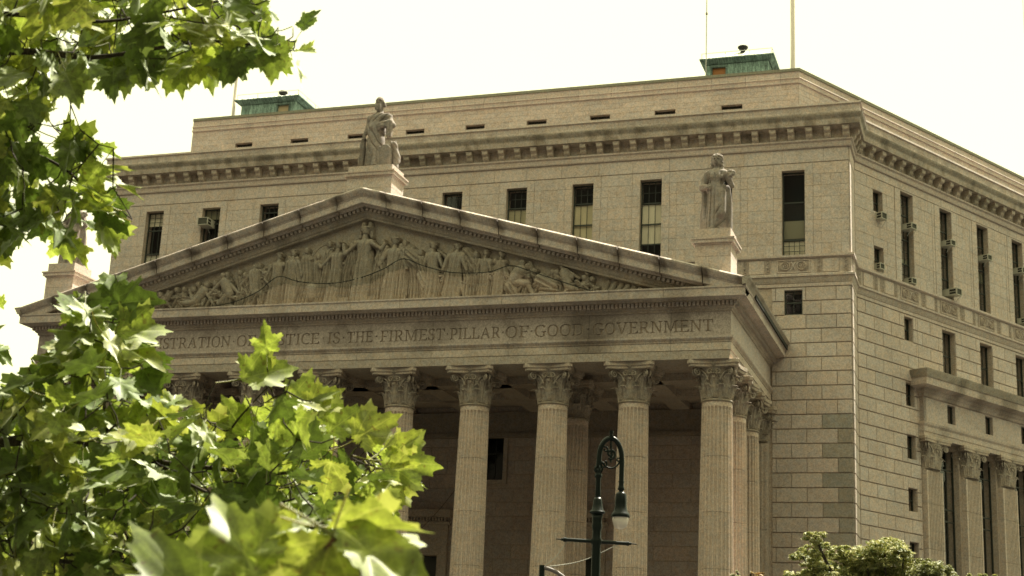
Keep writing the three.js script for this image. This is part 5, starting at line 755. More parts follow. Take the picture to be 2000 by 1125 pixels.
// ---------------------------------------------------------------- street lamp
{
  // pixel and depth to a point, for things measured on the photograph
  const L = tag(base('street_lamp', 17.19, 0, 23.86), 'dark green cast iron street lamp with curved crook and frosted globe', 'street lamp');
  const X = V(0.905, 0, -0.425).normalize(), at = (a, y, b = 0) => V(X.x * a - X.z * b, y, X.z * a + X.x * b);   // the crook's own plane, facing the camera
  const turn = Math.atan2(-X.z, X.x), G = W1, y0 = 5.68;
  add('post', lathe([[0.001, 0.000], [0.3, 0.000], [0.3, 0.300], [0.22, 0.500], [0.24, 1.200], [0.17, 1.400], [0.125, 2.200], [0.113, 5.620], [0.14, 5.660], [0.14, 5.748], [0.115, 5.796], [0.11, 5.956], [0.125, 6.036], [0.135, 6.100], [0.12, 6.180], [0.12, 6.276], [0.15, 6.356], [0.001, 6.356]], G, 18), M.iron, L);
  add('post_cap', lathe([[0.12, 6.356], [0.15, 6.388], [0.2, 6.420], [0.2, 6.444], [0.155, 6.484], [0.12, 6.628], [0.11, 6.740], [0.085, 6.804], [0.001, 6.804]], G, 18), M.iron, L);
  add('upper_shaft', [lathe([[0.001, 6.796], [0.07, 6.796], [0.064, 7.284], [0.095, 7.316], [0.095, 7.380], [0.066, 7.428], [0.08, 7.476], [0.06, 7.540], [0.001, 7.540]], G, 14), ...Array.from({ length: 6 }, (_, k) => { const a = k * Math.PI / 3; return tube([V(Math.cos(a) * 0.06, 7.42, Math.sin(a) * 0.06), V(Math.cos(a) * 0.11, 7.52, Math.sin(a) * 0.11), V(Math.cos(a) * 0.08, 7.6, Math.sin(a) * 0.08)], 0.018, G, 6, 5); })], M.iron, L);
  const crook = [[0, 7.45], [0, 7.7], [0.01, 7.9], [0.05, 8.1], [0.16, 8.27], [0.3, 8.33], [0.44, 8.26], [0.55, 8.06], [0.59, 7.8], [0.59, 7.5], [0.59, 7.1]];
  const crookCurve = tube(crook.map((c) => at(...c)), 0.066, G, 60, 10); add('crook', [crookCurve], M.iron, L);
  add('finial', [rod(at(0.3, 8.36), at(0.3, 8.47), 0.045, G, 10), rod(at(0.3, 8.47), at(0.3, 8.51), 0.06, G, 10), rod(at(0.3, 8.33), at(0.3, 8.38), 0.08, G, 10)], M.iron, L);
  const scroll = (cx, cy, r, q0, turns, s) => Array.from({ length: 22 }, (_, i) => { const t = i / 21, q = q0 + s * t * turns * 2 * Math.PI, rr2 = r * (1 - 0.8 * t); return at(cx + Math.cos(q) * rr2, cy + Math.sin(q) * rr2); });
  add('scrollwork', [tube(scroll(0.3, 7.93, 0.135, -2.0, 1.3, 1), 0.032, G, 50, 6), tube(scroll(0.12, 7.650, 0.1, 1.2, 1.2, -1), 0.024, G, 40, 6), tube([at(0.05, 7.730), at(0.2, 7.590), at(0.36, 7.570), at(0.5, 7.680), at(0.56, 7.830)], 0.024, G, 20, 6), tube(scroll(0.5, 7.780, 0.07, -1.0, 1.1, 1), 0.02, G, 30, 6), tube(scroll(0.16, 8.030, 0.09, 3.0, 1.1, -1), 0.022, G, 30, 6), tube([at(0.3, 7.710), at(0.32, 7.930), at(0.3, 8.130), at(0.3, 8.310)], 0.03, G, 14, 6)], M.iron, L);
  const bell = lathe([[0.06, 7.262], [0.075, 7.244], [0.06, 7.174], [0.075, 7.103], [0.09, 7.042], [0.06, 7.015], [0.05, 6.998], [0.1, 6.962], [0.14, 6.910], [0.15, 6.734], [0.155, 6.602], [0.185, 6.487], [0.225, 6.434], [0.24, 6.390], [0.237, 6.346], [0.21, 6.338], [0.16, 6.382], [0.15, 6.558]], G, 26); bell.translate(...at(0.59, 0).toArray()); add('lamp_hood', bell, M.iron, L);
  const gl = lathe([[0.2, 6.360], [0.207, 6.301], [0.195, 6.217], [0.165, 6.142], [0.11, 6.074], [0.05, 6.045], [0.001, 6.041]], W1, 26); gl.translate(...at(0.59, 0).toArray()); add('globe', gl, M.opal, L);
  const c0 = at(-0.82, 5.71), c1 = at(0.98, 5.70), cm = (t) => c0.clone().lerp(c1, t);
  add('cross_arm', [rod(cm(0.03), cm(0.9), 0.047, G, 14), rod(cm(-0.01), cm(0.03), 0.058, G, 12), rod(cm(0.88), cm(0.91), 0.058, G, 12), rod(cm(-0.04), cm(-0.01), 0.036, G, 10), rod(cm(0.91), cm(0.945), 0.036, G, 10), rod(cm(-0.11), cm(-0.03), 0.016, G, 8), rod(cm(0.94), cm(1.02), 0.016, G, 8)], M.iron, L);
  const tip = at(-1.33, 5.0, -0.1), arm = [tip, at(-1.15, 4.97, -0.08), at(-0.9, 4.86, -0.05), at(-0.55, 4.55), at(-0.3, 4.1), at(-0.1, 3.7)];
  add('mast_arm', [tube(arm, 0.05, [24, 12, 15], 40, 9), rod(tip.clone().add(V(0, -0.22, 0)), tip.clone().add(V(0, 0.06, 0)), 0.07, G, 10)], M.iron, L);
  add('stay_wire', [tube([cm(0.06), cm(0.06).lerp(tip, 0.55).add(V(0.02, -0.08, 0)), tip], 0.01, W1, 14, 5), tube([cm(0.8), cm(0.8).lerp(tip, 0.5).add(V(0, -0.14, 0)), tip], 0.012, W1, 20, 5)], M.steel, L);
}
// ---------------------------------------------------------------- small-leaved trees at the foot of the side wing
const camP = camera.position.clone();
const at = (u, v, d) => { const f = 2979, q = V((u - 1000) / f, -(v - 562.5) / f, -1).applyQuaternion(camera.quaternion); return camP.clone().addScaledVector(q, d); };
function smallTree(name, label, clumps, dep, leafS, cols, N, stems) {
  const t = tag(base(name, 0, 0, 0), label, 'tree', undefined), c0 = at(clumps[0][0], clumps[0][1], dep), G = [], R = rngOf(Math.round(clumps[0][0]));
  const pos = [], nor = [], col = [], r1 = () => R() * 2 - 1;
  for (const [u, v, rad, flat] of clumps) {
    const r = rad * dep / 2979, dd = dep + (R() - 0.5) * 1.6, c = at(u, v, dd), n = Math.round(N * r * r); let tx = 0, ty = 0, tz = 0, tr = 0.3;
    for (let k = 0; k < n; k++) {
      if (k % 55 === 0) { do { tx = r1(); ty = r1(); tz = r1(); } while (tx * tx + ty * ty + tz * tz > 1 || tx * tx + ty * ty + tz * tz < 0.25); tr = 0.16 + 0.2 * R(); }
      let x, y, z; do { x = r1(); y = r1(); z = r1(); } while (x * x + y * y + z * z > 1);
      const p = c.clone().add(V((tx + x * tr * 1.3) * r, (ty + y * tr * 0.75) * r * (flat ?? 0.75), (tz + z * tr * 1.3) * r));
      const up = V(r1() * 0.9, 0.75 + R() * 0.5, r1() * 0.9).normalize(), a = V(r1(), r1() * 0.5, r1()).cross(up).normalize(), b = up.clone().cross(a), s = leafS * (0.7 + 0.7 * R()), cc = cols[Math.floor(R() * cols.length)], k2 = 0.85 + 0.3 * R();
      const P = [p.clone().addScaledVector(a, -s), p.clone().addScaledVector(b, s * 0.36).addScaledVector(up, s * 0.1), p.clone().addScaledVector(a, s), p.clone().addScaledVector(b, -s * 0.36).addScaledVector(up, s * 0.1)];
      for (const i of [0, 1, 2, 0, 2, 3]) { pos.push(P[i].x, P[i].y, P[i].z); col.push(cc[0] * k2, cc[1] * k2, cc[2] * k2); }
    }
    const tw = c.clone(); G.push(tube([V(c0.x, 2.4, c0.z), V((c0.x + tw.x) / 2, (2.4 + tw.y) / 2 + 0.1, (c0.z + tw.z) / 2), tw], 0.03, W1, 10, 5));
  }
  const g = new THREE.BufferGeometry(); g.setAttribute('position', new THREE.Float32BufferAttribute(pos, 3)); g.computeVertexNormals(); g.setAttribute('color', new THREE.Float32BufferAttribute(col, 3)); g.setAttribute('uv', new THREE.Float32BufferAttribute(new Float32Array(pos.length / 3 * 2), 2));
  add('crown', g, M.fineLeaf, t); add('trunk', rod(V(c0.x, 0, c0.z), V(c0.x, 2.6, c0.z), 0.13, W1, 10, 0.08), M.bark, t); add('limb', G, M.bark, t);
}
M.fineLeaf = new THREE.MeshPhysicalMaterial({ color: 0xffffff, vertexColors: true, roughness: 0.7, transmission: 0.4, thickness: 0, side: THREE.DoubleSide });
const YG = [[0.46, 0.45, 0.15], [0.36, 0.38, 0.12], [0.2, 0.25, 0.08], [0.56, 0.53, 0.24]], DG = [[0.13, 0.16, 0.045], [0.2, 0.2, 0.06], [0.3, 0.29, 0.11]];
smallTree('honey_locust', 'yellow green fine-leaved tree crown in front of the building corner at the bottom right', [[1735, 1150, 60], [1592, 1050, 20, 0.6], [1600, 1072, 24], [1566, 1085, 22, 0.6], [1600, 1100, 34], [1640, 1080, 22], [1655, 1105, 34], [1620, 1130, 45], [1690, 1092, 32], [1735, 1066, 30, 0.55], [1728, 1080, 36], [1765, 1085, 22], [1745, 1105, 42], [1700, 1125, 45], [1785, 1120, 36], [1560, 1130, 26]], 45, 0.062, YG, 9000);
smallTree('shrub_tree', 'darker small-leaved tree just right of the yellow green crown by the pilasters', [[1815, 1118, 30], [1800, 1100, 17, 0.6], [1838, 1105, 14, 0.6], [1845, 1125, 24], [1800, 1135, 34], [1870, 1135, 20]], 42, 0.06, [...DG, YG[1]], 9000);
smallTree('street_tree', 'tip of a small yellow green tree at the bottom edge before the right pilasters', [[1912, 1136, 18], [1895, 1124, 7, 0.5], [1920, 1122, 9, 0.6], [1940, 1132, 12], [1890, 1134, 10]], 43, 0.06, YG, 9000);
smallTree('sapling', 'pale leafy twig tips at the bottom edge before the corner column', [[1436, 1131, 12], [1430, 1121, 5, 0.6], [1441, 1119, 5], [1420, 1128, 6]], 40, 0.055, [[0.4, 0.4, 0.22], [0.55, 0.52, 0.36], [0.3, 0.33, 0.12]], 9000);
smallTree('sapling', 'orange tinged twig tips at the bottom edge before the flank columns', [[1478, 1133, 15], [1466, 1120, 6, 0.6], [1472, 1124, 8], [1485, 1124, 7]], 40, 0.055, [[0.42, 0.27, 0.09], [0.4, 0.35, 0.13], [0.36, 0.2, 0.07]], 9000);

// ---------------------------------------------------------------- plane tree in the foreground
{
  const leafTex = (seed, under) => { // blade colour with pale veins, blotches and a few brown spots; u across, v from stalk to tip
    const S = 256, nA = tileNoise(11, seed), nB = tileNoise(53, seed + 1), tips = [[0.5, 1.0], [0.08, 0.72], [0.92, 0.72], [0.05, 0.3], [0.95, 0.3]], o = [0.5, 0.06];
    const seg = (x, y, a, b) => { const dx = b[0] - a[0], dy = b[1] - a[1], t = clamp(((x - a[0]) * dx + (y - a[1]) * dy) / (dx * dx + dy * dy)); return [Math.hypot(x - a[0] - dx * t, y - a[1] - dy * t), t]; };
    return texOf(S, (u, v) => { let vein = 0; tips.forEach((tp) => { const [d, t] = seg(u, v, o, tp); vein = Math.max(vein, sst(0.014 * (1.2 - t), 0.003, d)); const dx = tp[0] - o[0], dy = tp[1] - o[1], l = Math.hypot(dx, dy), al = ((u - o[0]) * dx + (v - o[1]) * dy) / l, ac = Math.abs((u - o[0]) * -dy + (v - o[1]) * dx) / l; if (al > 0.06 && ac < 0.2) { const s = ((al - ac * 0.8) * 9) % 1; vein = Math.max(vein, 0.55 * sst(0.06, 0.0, Math.abs(s - 0.5)) * sst(0.2, 0.05, ac)); } });
      const b = 0.82 + 0.25 * (nA(u, v) - 0.5) + 0.16 * (nB(u, v) - 0.5), sp = sst(0.86, 0.93, nA(u * 1.7, v * 1.7)) * 0.5; const c = [0.74 * b, 0.8 * b, 0.34 * b]; const vc = [0.84, 0.86, 0.5]; return c.map((q, i) => (q * (1 - vein * 0.6) + vc[i] * vein * 0.6) * (1 - sp) + [0.42, 0.32, 0.14][i] * sp); }, true);
  };
  const mats = [[0.86, 1.04, 0.8, 0.6], [0.40, 0.56, 0.42, 0.32], [0.92, 1.02, 0.8, 0.55], [0.34, 0.5, 0.38, 0.28], [0.58, 0.74, 0.55, 0.45]].map((c, i) => new THREE.MeshPhysicalMaterial({ color: new THREE.Color(0.98 * c[0], 0.86 * c[1], 0.8 * c[2]), map: leafTex(40 + i * 7), roughness: 0.8, transmission: c[3], thickness: 0, side: THREE.DoubleSide, vertexColors: true, clearcoat: c[3] > 0.3 ? 0.35 : 0.14, clearcoatRoughness: 0.35 }));  // the darker, less translucent copies stand in for leaves in shade
  // five-lobed toothed blade, one unit from stalk to tip
  function leafGeo(seed) {
    const R = rngOf(seed), N = 100, lobes = [[Math.PI / 2, 0.82, 0.52], [Math.PI / 2 - 0.92, 0.72, 0.5], [Math.PI / 2 + 0.92, 0.72, 0.5], [Math.PI / 2 - 1.95, 0.52, 0.55], [Math.PI / 2 + 1.95, 0.52, 0.55]].map(([a, l, w]) => [a + (R() - 0.5) * 0.14, l * (0.9 + 0.2 * R()), w * (0.92 + 0.16 * R())]);
    const rad = (q) => { let r = 0.3; for (const [a, l, w] of lobes) { let d = Math.abs(q - a); d = Math.min(d, Math.abs(Math.PI * 2 - d)); const e = d / w; r = Math.max(r, e < 1 ? l * (1 - 0.42 * e) : l * 0.58 * Math.max(0.5, 1.2 - 0.2 * e)); } return r; };
    const fold = 0.10 + 0.3 * R(), droop = 0.1 + 0.5 * R(), wav = 0.02 + 0.05 * R(), ph = R() * 6, curlE = (R() - 0.3) * 0.5, tw = (R() - 0.5) * 0.5;
    const rings = [0.3, 0.55, 0.78, 0.92, 1], P = [], UV = []; const O = [0, 0.3];
    const shape = (x, y) => { const ax = Math.abs(x), rr2 = x * x + (y - 0.3) ** 2; return fold * ax - droop * y * y * 0.55 + wav * Math.sin(ph + Math.atan2(x, y - 0.3) * 5) * Math.sqrt(rr2) * 2 + curlE * ax * ax * 1.6 + tw * x * y * 0.6 + 0.02 * Math.cos(x * 22) * Math.sqrt(rr2); };
    const put = (x, y) => { P.push(x, shape(x, y), -y); UV.push(x / 1.3 + 0.5, (y + 0.02) / 1.16); };
    put(O[0], O[1]); const I = [];
    rings.forEach((f, k) => { for (let i = 0; i < N; i++) { const q = i / N * Math.PI * 2; let r = rad(q) * f; if (k === rings.length - 1) r *= 1 + [0.10, 0.02, -0.05, -0.02][i % 4] * (0.7 + 0.6 * R()); put(O[0] + Math.cos(q) * r, O[1] + Math.sin(q) * r); } });
    for (let i = 0; i < N; i++) { const j = (i + 1) % N; I.push(0, 1 + i, 1 + j); for (let k = 0; k < rings.length - 1; k++) { const a = 1 + k * N + i, b = 1 + k * N + j, c = a + N, d = b + N; I.push(a, c, d, a, d, b); } }
    let g = new THREE.BufferGeometry(); g.setAttribute('position', new THREE.Float32BufferAttribute(P, 3)); g.setAttribute('uv', new THREE.Float32BufferAttribute(UV, 2)); g.setIndex(I); g.computeVertexNormals();
    g = prep(g, W1, true);
    const st = tube([V(0, 0, 0.0), V(0, 0.03 + shape(0, 0), 0.22), V((R() - 0.5) * 0.1, 0.12, 0.55)], 0.014, [0.9, 0.75, 0.5], 8, 5);
    return mergeGeometries([g, st]);
  }
  const variants = Array.from({ length: 9 }, (_, i) => leafGeo(900 + i * 13));
  const TREE = tag(base('plane_tree'), 'leafy plane tree with large lobed leaves framing the left side up close', 'tree');
  // limbs and twigs (points measured on the photograph, each with its own distance)
  const limbs = [
    [[-120, 120, 4.7, 26], [40, 100, 4.6, 18], [180, 112, 4.55, 12], [320, 92, 4.5, 9], [430, 80, 4.5, 7], [520, 92, 4.5, 5], [580, 100, 4.5, 3]],
    [[-120, 20, 4.4, 16], [60, 30, 4.4, 12], [200, 42, 4.5, 9], [340, 20, 4.6, 6], [470, -6, 4.6, 4]],
    [[-100, 190, 5.0, 12], [30, 200, 5.0, 8], [90, 160, 4.9, 6], [140, 175, 4.9, 3]],
    [[-100, 250, 5.2, 16], [20, 290, 5.1, 11], [90, 310, 5.1, 8], [150, 350, 5.1, 6], [195, 420, 5.1, 4], [205, 460, 5.1, 3]],
    [[-80, 420, 5.4, 12], [30, 430, 5.3, 8], [100, 440, 5.3, 5], [140, 490, 5.3, 3]],
    [[-140, 870, 5.0, 34], [40, 862, 4.9, 24], [130, 858, 4.9, 19], [215, 876, 4.85, 17], [300, 900, 4.8, 14], [420, 915, 4.7, 11], [540, 925, 4.7, 9], [640, 912, 4.7, 7], [720, 900, 4.7, 5], [790, 900, 4.7, 3]],
    [[300, 900, 4.8, 10], [400, 960, 4.7, 8], [520, 985, 4.6, 6], [640, 960, 4.6, 5], [740, 975, 4.6, 3]],
    [[215, 876, 4.85, 10], [205, 800, 4.85, 8], [200, 720, 4.9, 7], [215, 650, 4.9, 5], [230, 590, 4.9, 3]],
    [[40, 862, 4.9, 11], [70, 800, 5.0, 8], [90, 750, 5.0, 5], [60, 700, 5.0, 3]],
    [[-140, 1010, 5.1, 18], [60, 1000, 5.0, 13], [180, 970, 4.9, 9], [290, 955, 4.8, 6], [340, 960, 4.8, 3]],
    [[-100, 1150, 4.6, 18], [80, 1090, 4.6, 12], [190, 1080, 4.6, 8], [300, 1075, 4.6, 5], [400, 1090, 4.6, 3]],
    [[420, 1160, 4.3, 12], [520, 1080, 4.3, 8], [610, 1030, 4.4, 6], [700, 990, 4.5, 4]],
    [[420, 915, 4.7, 8], [450, 840, 4.7, 6], [500, 780, 4.7, 4], [540, 740, 4.7, 3]],
  ].map((l) => l.map(([u, v, d, w]) => ({ p: at(u, v, d), r: w / 2 * d / 2979 * 0.8 })));
  const branchG = [];
  for (const l of limbs) { const c = new THREE.CatmullRomCurve3(l.map((q) => q.p)), n = (l.length - 1) * 4, pts = c.getPoints(n), g = []; for (let i = 0; i < n; i++) { const k = i / 4, j = Math.floor(k), t = k - j, r = (a) => { const jj = Math.min(l.length - 1, Math.floor(a)), kk = Math.min(l.length - 1, jj + 1); return l[jj].r + (l[kk].r - l[jj].r) * (a - jj); }; g.push(rod(pts[i], pts[i + 1], r(k), W1, 8, r(k + 0.25))); } branchG.push(g); }
  // the limbs join a trunk standing left of the frame
  const tr = at(-900, 900, 5.2); const trunk = V(tr.x, 0, tr.z);
  add('trunk', [rod(trunk, V(trunk.x, 4.5, trunk.z), 0.2, W1, 16, 0.13)], M.bark, TREE);
  for (const k of [0, 1, 2, 3, 4, 5, 9, 10]) { const e = limbs[k][0]; branchG[k].push(tube([V(trunk.x, Math.max(1.0, e.p.y - 0.55), trunk.z), V(trunk.x, Math.max(1.0, e.p.y - 0.55), trunk.z).lerp(e.p, 0.5).add(V(0, 0.06, 0)), e.p], e.r * 1.1, W1, 12, 8)); }
  { const e = limbs[11][0]; branchG[11].push(tube([limbs[10][1].p, limbs[10][2].p.clone().lerp(e.p, 0.6), e.p], e.r, W1, 10, 7)); }
  branchG.forEach((g) => add('branch', g, M.bark, TREE));
  const nodes = limbs.flatMap((l) => { const c = new THREE.CatmullRomCurve3(l.map((q) => q.p)); return c.getPoints(l.length * 6); });
  const leaves = [], twigs = [], R = rngOf(5), r1 = () => R() * 2 - 1;
  const toCam = V(0, 0, 1).applyQuaternion(camera.quaternion), camX = V(1, 0, 0).applyQuaternion(camera.quaternion), camY = V(0, 1, 0).applyQuaternion(camera.quaternion);
  // a leaf: base point, direction of its tip, normal, size, variant
  function leaf(p, dir, nrm, s, vi, mi) { const z = dir.clone().negate().normalize(), y = nrm.clone().addScaledVector(z, -nrm.dot(z)).normalize(), x = y.clone().cross(z); const m = new THREE.Matrix4().makeBasis(x.multiplyScalar(s), y.multiplyScalar(s), z.multiplyScalar(s)).setPosition(p); leaves.push({ m, vi, mi, s, d: p.distanceTo(camP) }); leaves[leaves.length - 1].sp = p.clone().addScaledVector(z.clone().normalize(), 0.55 * s).addScaledVector(y.clone().normalize(), 0.12 * s); }
  const inside = (poly, u, v) => { let c = false; for (let i = 0, j = poly.length - 1; i < poly.length; j = i++) { const [xi, yi] = poly[i], [xj, yj] = poly[j]; if ((yi > v) !== (yj > v) && u < (xj - xi) * (v - yi) / (yj - yi) + xi) c = !c; } return c; };
  const sprays = [
    { poly: [[-60, -60], [540, -60], [520, 10], [470, 35], [555, 50], [580, 90], [520, 115], [420, 112], [340, 140], [240, 140], [150, 145], [60, 200], [-60, 200]], n: 255, d: [4.2, 5.4], s: [0.075, 0.125] },
    { poly: [[-60, 225], [50, 225], [75, 240], [130, 245], [190, 280], [200, 320], [180, 350], [225, 400], [210, 450], [160, 440], [130, 500], [110, 450], [60, 450], [30, 470], [-60, 470]], n: 92, d: [4.6, 5.6], s: [0.08, 0.125] },
    { poly: [[120, 640], [150, 590], [215, 560], [255, 570], [245, 620], [290, 690], [250, 725], [200, 725], [110, 690]], n: 42, d: [4.5, 5.1], s: [0.09, 0.13] },
    { poly: [[-60, 770], [40, 760], [70, 735], [140, 735], [190, 715], [260, 745], [270, 780], [330, 805], [420, 815], [480, 795], [505, 740], [555, 750], [590, 790], [640, 850], [700, 850], [755, 885], [780, 920], [760, 955], [700, 1000], [640, 1010], [600, 1040], [560, 1160], [-60, 1160]], n: 520, d: [4.2, 5.6], s: [0.08, 0.13] },
    { poly: [[-60, 820], [250, 810], [400, 860], [560, 890], [640, 930], [560, 1000], [480, 1160], [-60, 1160]], n: 260, d: [4.9, 6.2], s: [0.1, 0.15] },
  ];
  for (const sp of sprays) { const us = sp.poly.map((p) => p[0]), vs = sp.poly.map((p) => p[1]); let made = 0, guard = 0; while (made < sp.n && guard++ < 9000) { const u = Math.min(...us) + R() * (Math.max(...us) - Math.min(...us)), v = Math.min(...vs) + R() * (Math.max(...vs) - Math.min(...vs)); if (!inside(sp.poly, u, v)) continue; made++;
    const d = sp.d[0] + R() * (sp.d[1] - sp.d[0]), p = at(u, v, d); let bd = 1e9, bn = null; for (const n of nodes) { const q = n.distanceToSquared(p); if (q < bd) { bd = q; bn = n; } }
    const out = p.clone().sub(bn).normalize(); const dir = out.multiplyScalar(0.6).add(V(r1() * 0.7, -0.55 + r1() * 0.6, r1() * 0.7)).normalize();
    const nrm = V(r1() * 0.75, 0.9, r1() * 0.75).addScaledVector(toCam, (R() - 0.3) * 1.5).addScaledVector(SUNDIR, 0.5 * R()).normalize(); if (Math.abs(nrm.dot(dir)) > 0.95) nrm.add(V(0.4, 0.2, 0.1));
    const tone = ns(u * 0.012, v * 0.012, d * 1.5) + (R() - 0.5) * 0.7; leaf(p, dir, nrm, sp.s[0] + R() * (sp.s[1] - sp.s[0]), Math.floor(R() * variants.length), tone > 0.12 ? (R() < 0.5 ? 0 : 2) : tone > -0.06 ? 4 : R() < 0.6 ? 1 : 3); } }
  // the rest of the crown, above and left of the frame: it shades most of the sprays
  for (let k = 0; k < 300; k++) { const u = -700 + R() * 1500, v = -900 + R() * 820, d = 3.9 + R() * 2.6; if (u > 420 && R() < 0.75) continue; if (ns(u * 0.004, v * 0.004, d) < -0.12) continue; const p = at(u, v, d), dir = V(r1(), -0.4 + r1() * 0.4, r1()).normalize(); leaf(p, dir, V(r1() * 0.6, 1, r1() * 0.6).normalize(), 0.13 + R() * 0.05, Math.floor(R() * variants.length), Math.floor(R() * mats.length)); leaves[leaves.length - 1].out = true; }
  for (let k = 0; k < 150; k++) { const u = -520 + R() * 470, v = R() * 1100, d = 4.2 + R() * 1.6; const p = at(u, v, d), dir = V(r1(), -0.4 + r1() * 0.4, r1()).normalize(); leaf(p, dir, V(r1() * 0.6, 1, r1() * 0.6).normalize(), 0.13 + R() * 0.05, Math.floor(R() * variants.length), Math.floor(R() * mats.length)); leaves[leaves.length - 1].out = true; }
  // leaves that make the outline: stalk end, tip, distance, how far the blade faces the camera
  const rim = [
    [470, 740, 545, 720, 4.6, 1, 0, 1.15], [520, 735, 500, 690, 4.65, 0.9, 2, 1.1], [560, 780, 640, 760, 4.6, 0.8, 0, 1], [600, 800, 655, 765, 4.6, 0.9, 2], [640, 845, 700, 800, 4.6, 1, 0], [690, 860, 760, 815, 4.55, 1, 2, 1.1], [745, 900, 850, 905, 4.5, 1, 0, 1.2], [770, 890, 800, 845, 4.5, 0.9, 2], [700, 960, 770, 1010, 4.6, 0.9, 0], [740, 930, 800, 985, 4.6, 0.8, 2], [680, 980, 720, 1040, 4.6, 0.7, 0], [600, 880, 560, 830, 4.6, 1, 0], [430, 870, 380, 800, 4.7, 1, 2], [480, 850, 440, 790, 4.7, 1, 0], [330, 850, 300, 790, 4.7, 1, 2], [330, 800, 350, 770, 4.75, 0.9, 0], [380, 840, 330, 870, 4.7, 0.8, 2], [280, 830, 230, 800, 4.7, 0.9, 0],
    [520, 690, 520, 690, 4.6, 1, 0], [590, 60, 605, 25, 4.5, 0.7, 3, 0.8], [580, 100, 622, 98, 4.5, 0.4, 0, 0.7], [520, 90, 508, 140, 4.5, 0.8, 3, 0.85], [500, 85, 530, 40, 4.5, 0.9, 0, 0.9], [470, 90, 465, 140, 4.5, 0.9, 3], [430, 90, 425, 150, 4.5, 0.9, 0], [400, 85, 380, 155, 4.55, 0.9, 2], [350, 100, 345, 155, 4.55, 0.8, 0], [300, 110, 290, 160, 4.55, 0.8, 3], [260, 60, 300, 130, 4.5, 0.9, 3], [570, 110, 600, 170, 4.5, 0.15, 0, 0.8],
    [150, 160, 145, 205, 4.9, 0.7, 0, 0.8], [110, 270, 215, 300, 5.0, 0.8, 0, 1.1], [90, 220, 40, 270, 5.0, 0.5, 3], [170, 330, 260, 320, 4.9, 0.15, 2], [200, 350, 310, 385, 4.9, 0.12, 2, 1.1], [190, 380, 240, 440, 5.0, 0.8, 3], [195, 420, 235, 490, 5.0, 0.7, 0], [120, 450, 135, 515, 5.2, 0.8, 0, 0.9],
    [180, 640, 130, 580, 4.6, 0.3, 3, 1.1], [215, 600, 275, 575, 4.7, 0.7, 3, 1.1], [220, 590, 215, 545, 4.75, 0.7, 3], [230, 650, 320, 640, 4.6, 0.8, 0, 1.1], [200, 680, 130, 700, 4.7, 0.9, 3, 1.2], [230, 680, 350, 690, 4.6, 0.3, 2], [200, 650, 250, 710, 4.5, 0.3, 2], [175, 640, 165, 680, 4.7, 0.6, 0, 0.8], [230, 760, 270, 760, 4.7, 0.8, 3], [190, 740, 180, 700, 4.8, 0.9, 3, 1.2], [90, 760, 70, 720, 5.0, 0.8, 0], [40, 780, -10, 760, 4.9, 0.8, 3], [0, 600, 10, 570, 5.6, 0.7, 0, 0.6], [-20, 680, 35, 700, 5.2, 0.5, 3, 0.8],
    [280, 720, 310, 770, 4.7, 0.9, 3], [120, 720, 60, 760, 4.9, 1, 3, 1.2], [440, 1060, 560, 1010, 4.4, 0.9, 3, 1.2], [520, 1010, 470, 930, 4.5, 0.9, 3, 1.25],
  ];
  for (const [u0, v0, u1, v1, d, face, mi, k = 1] of rim) { const p = at(u0, v0, d), q = at(u1, v1 + (u0 === u1 && v0 === v1 ? -40 : 0), d + r1() * 0.06), dir = q.clone().sub(p); const L = Math.max(0.07, dir.length()) * 1.05; const nrm = toCam.clone().multiplyScalar(face).addScaledVector(V(0, 1, 0), 0.45).addScaledVector(camX, r1() * 0.4).normalize(); leaf(p, dir.normalize(), nrm, Math.min(0.135, Math.max(0.085, L)) * k, Math.floor(R() * variants.length), mi); }
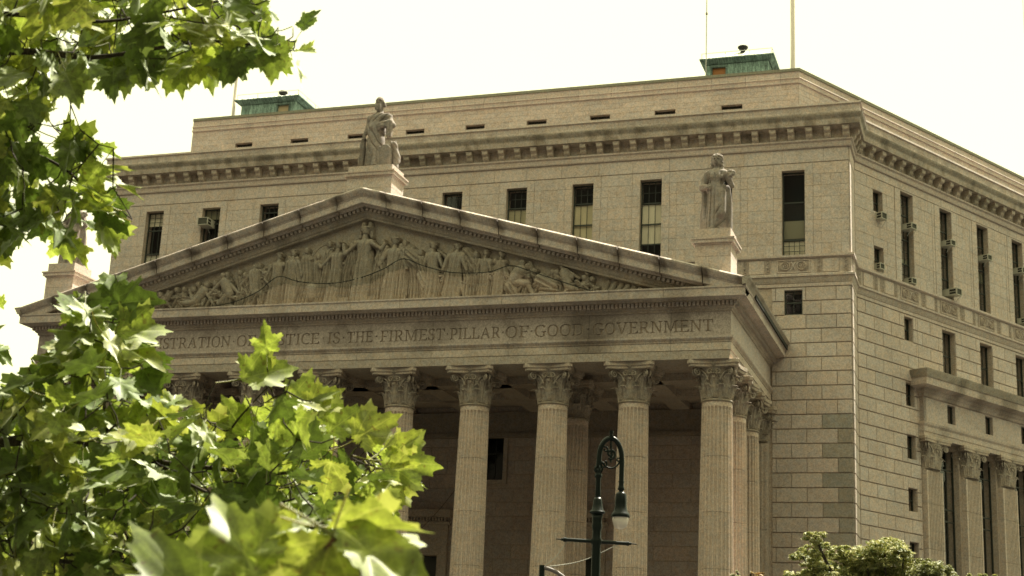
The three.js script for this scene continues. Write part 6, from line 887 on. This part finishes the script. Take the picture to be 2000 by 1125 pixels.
  // a spray hanging close to the lens at the bottom
  const near = [[400, 1200, 230, 985, 2.3, 0.75, 4, 0.15], [500, 1130, 425, 960, 2.25, 0.75, 0, 0.125], [545, 1150, 545, 1010, 2.3, 0.6, 2, 0.11], [655, 1050, 850, 1120, 2.1, 0.45, 0, 0.16], [650, 1045, 610, 1170, 2.1, -0.4, 2, 0.12], [640, 1030, 760, 1030, 2.15, -0.15, 2, 0.12], [610, 1025, 545, 1040, 2.3, 0.3, 0, 0.075], [590, 1190, 660, 1110, 2.2, 0.8, 0, 0.11]];
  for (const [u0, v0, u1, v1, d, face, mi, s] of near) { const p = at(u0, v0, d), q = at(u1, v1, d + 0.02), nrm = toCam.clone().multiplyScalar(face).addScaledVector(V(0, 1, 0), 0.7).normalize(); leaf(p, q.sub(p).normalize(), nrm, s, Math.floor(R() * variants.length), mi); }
  add('branch', [tube([at(560, 1180, 2.15), at(610, 1100, 2.12), at(655, 1050, 2.1)], 0.0045, [3.5, 2.6, 1.6], 16, 7), tube([at(560, 1180, 2.15), at(300, 1260, 2.9), limbs[11][0].p], 0.007, W1, 16, 7)], M.bark, TREE);
  { // twigs: each leaf stalk joins the nearest wood, and becomes wood for the next ones
    const near2 = (p) => { let b = null, bd = 1e9; for (const n of nodes) { const q = n.distanceToSquared(p); if (q < bd) { bd = q; b = n; } } return [b, bd]; };
    const order = leaves.filter((l) => !l.out).map((l) => [near2(l.sp)[1], l]).filter((q) => q[0] < 0.35).sort((p, q) => p[0] - q[0]);
    for (const [, l] of order) { const [b, bd] = near2(l.sp); if (bd < 4e-5) continue; const len = Math.sqrt(bd), mid = b.clone().lerp(l.sp, 0.55).add(V((R() - 0.5) * 0.25 * len, -0.1 * len, (R() - 0.5) * 0.25 * len)); twigs.push(rod(b, mid, 0.0028, W1, 5, 0.0022), rod(mid, l.sp, 0.0022, W1, 5, 0.0015)); nodes.push(mid, l.sp); }
  }
  if (twigs.length) add('twigs', twigs, M.bark, TREE, 'stuff');
  leaves.sort((a, b) => (a.out ? 1 : 0) - (b.out ? 1 : 0) || b.s / b.d - a.s / a.d);
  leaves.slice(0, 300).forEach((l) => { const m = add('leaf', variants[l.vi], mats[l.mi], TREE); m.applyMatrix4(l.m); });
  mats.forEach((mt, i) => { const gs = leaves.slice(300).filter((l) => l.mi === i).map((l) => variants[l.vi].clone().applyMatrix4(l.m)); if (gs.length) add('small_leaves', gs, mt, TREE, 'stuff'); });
  console.log('leaves', leaves.length);
}
renderer.render(scene, camera);
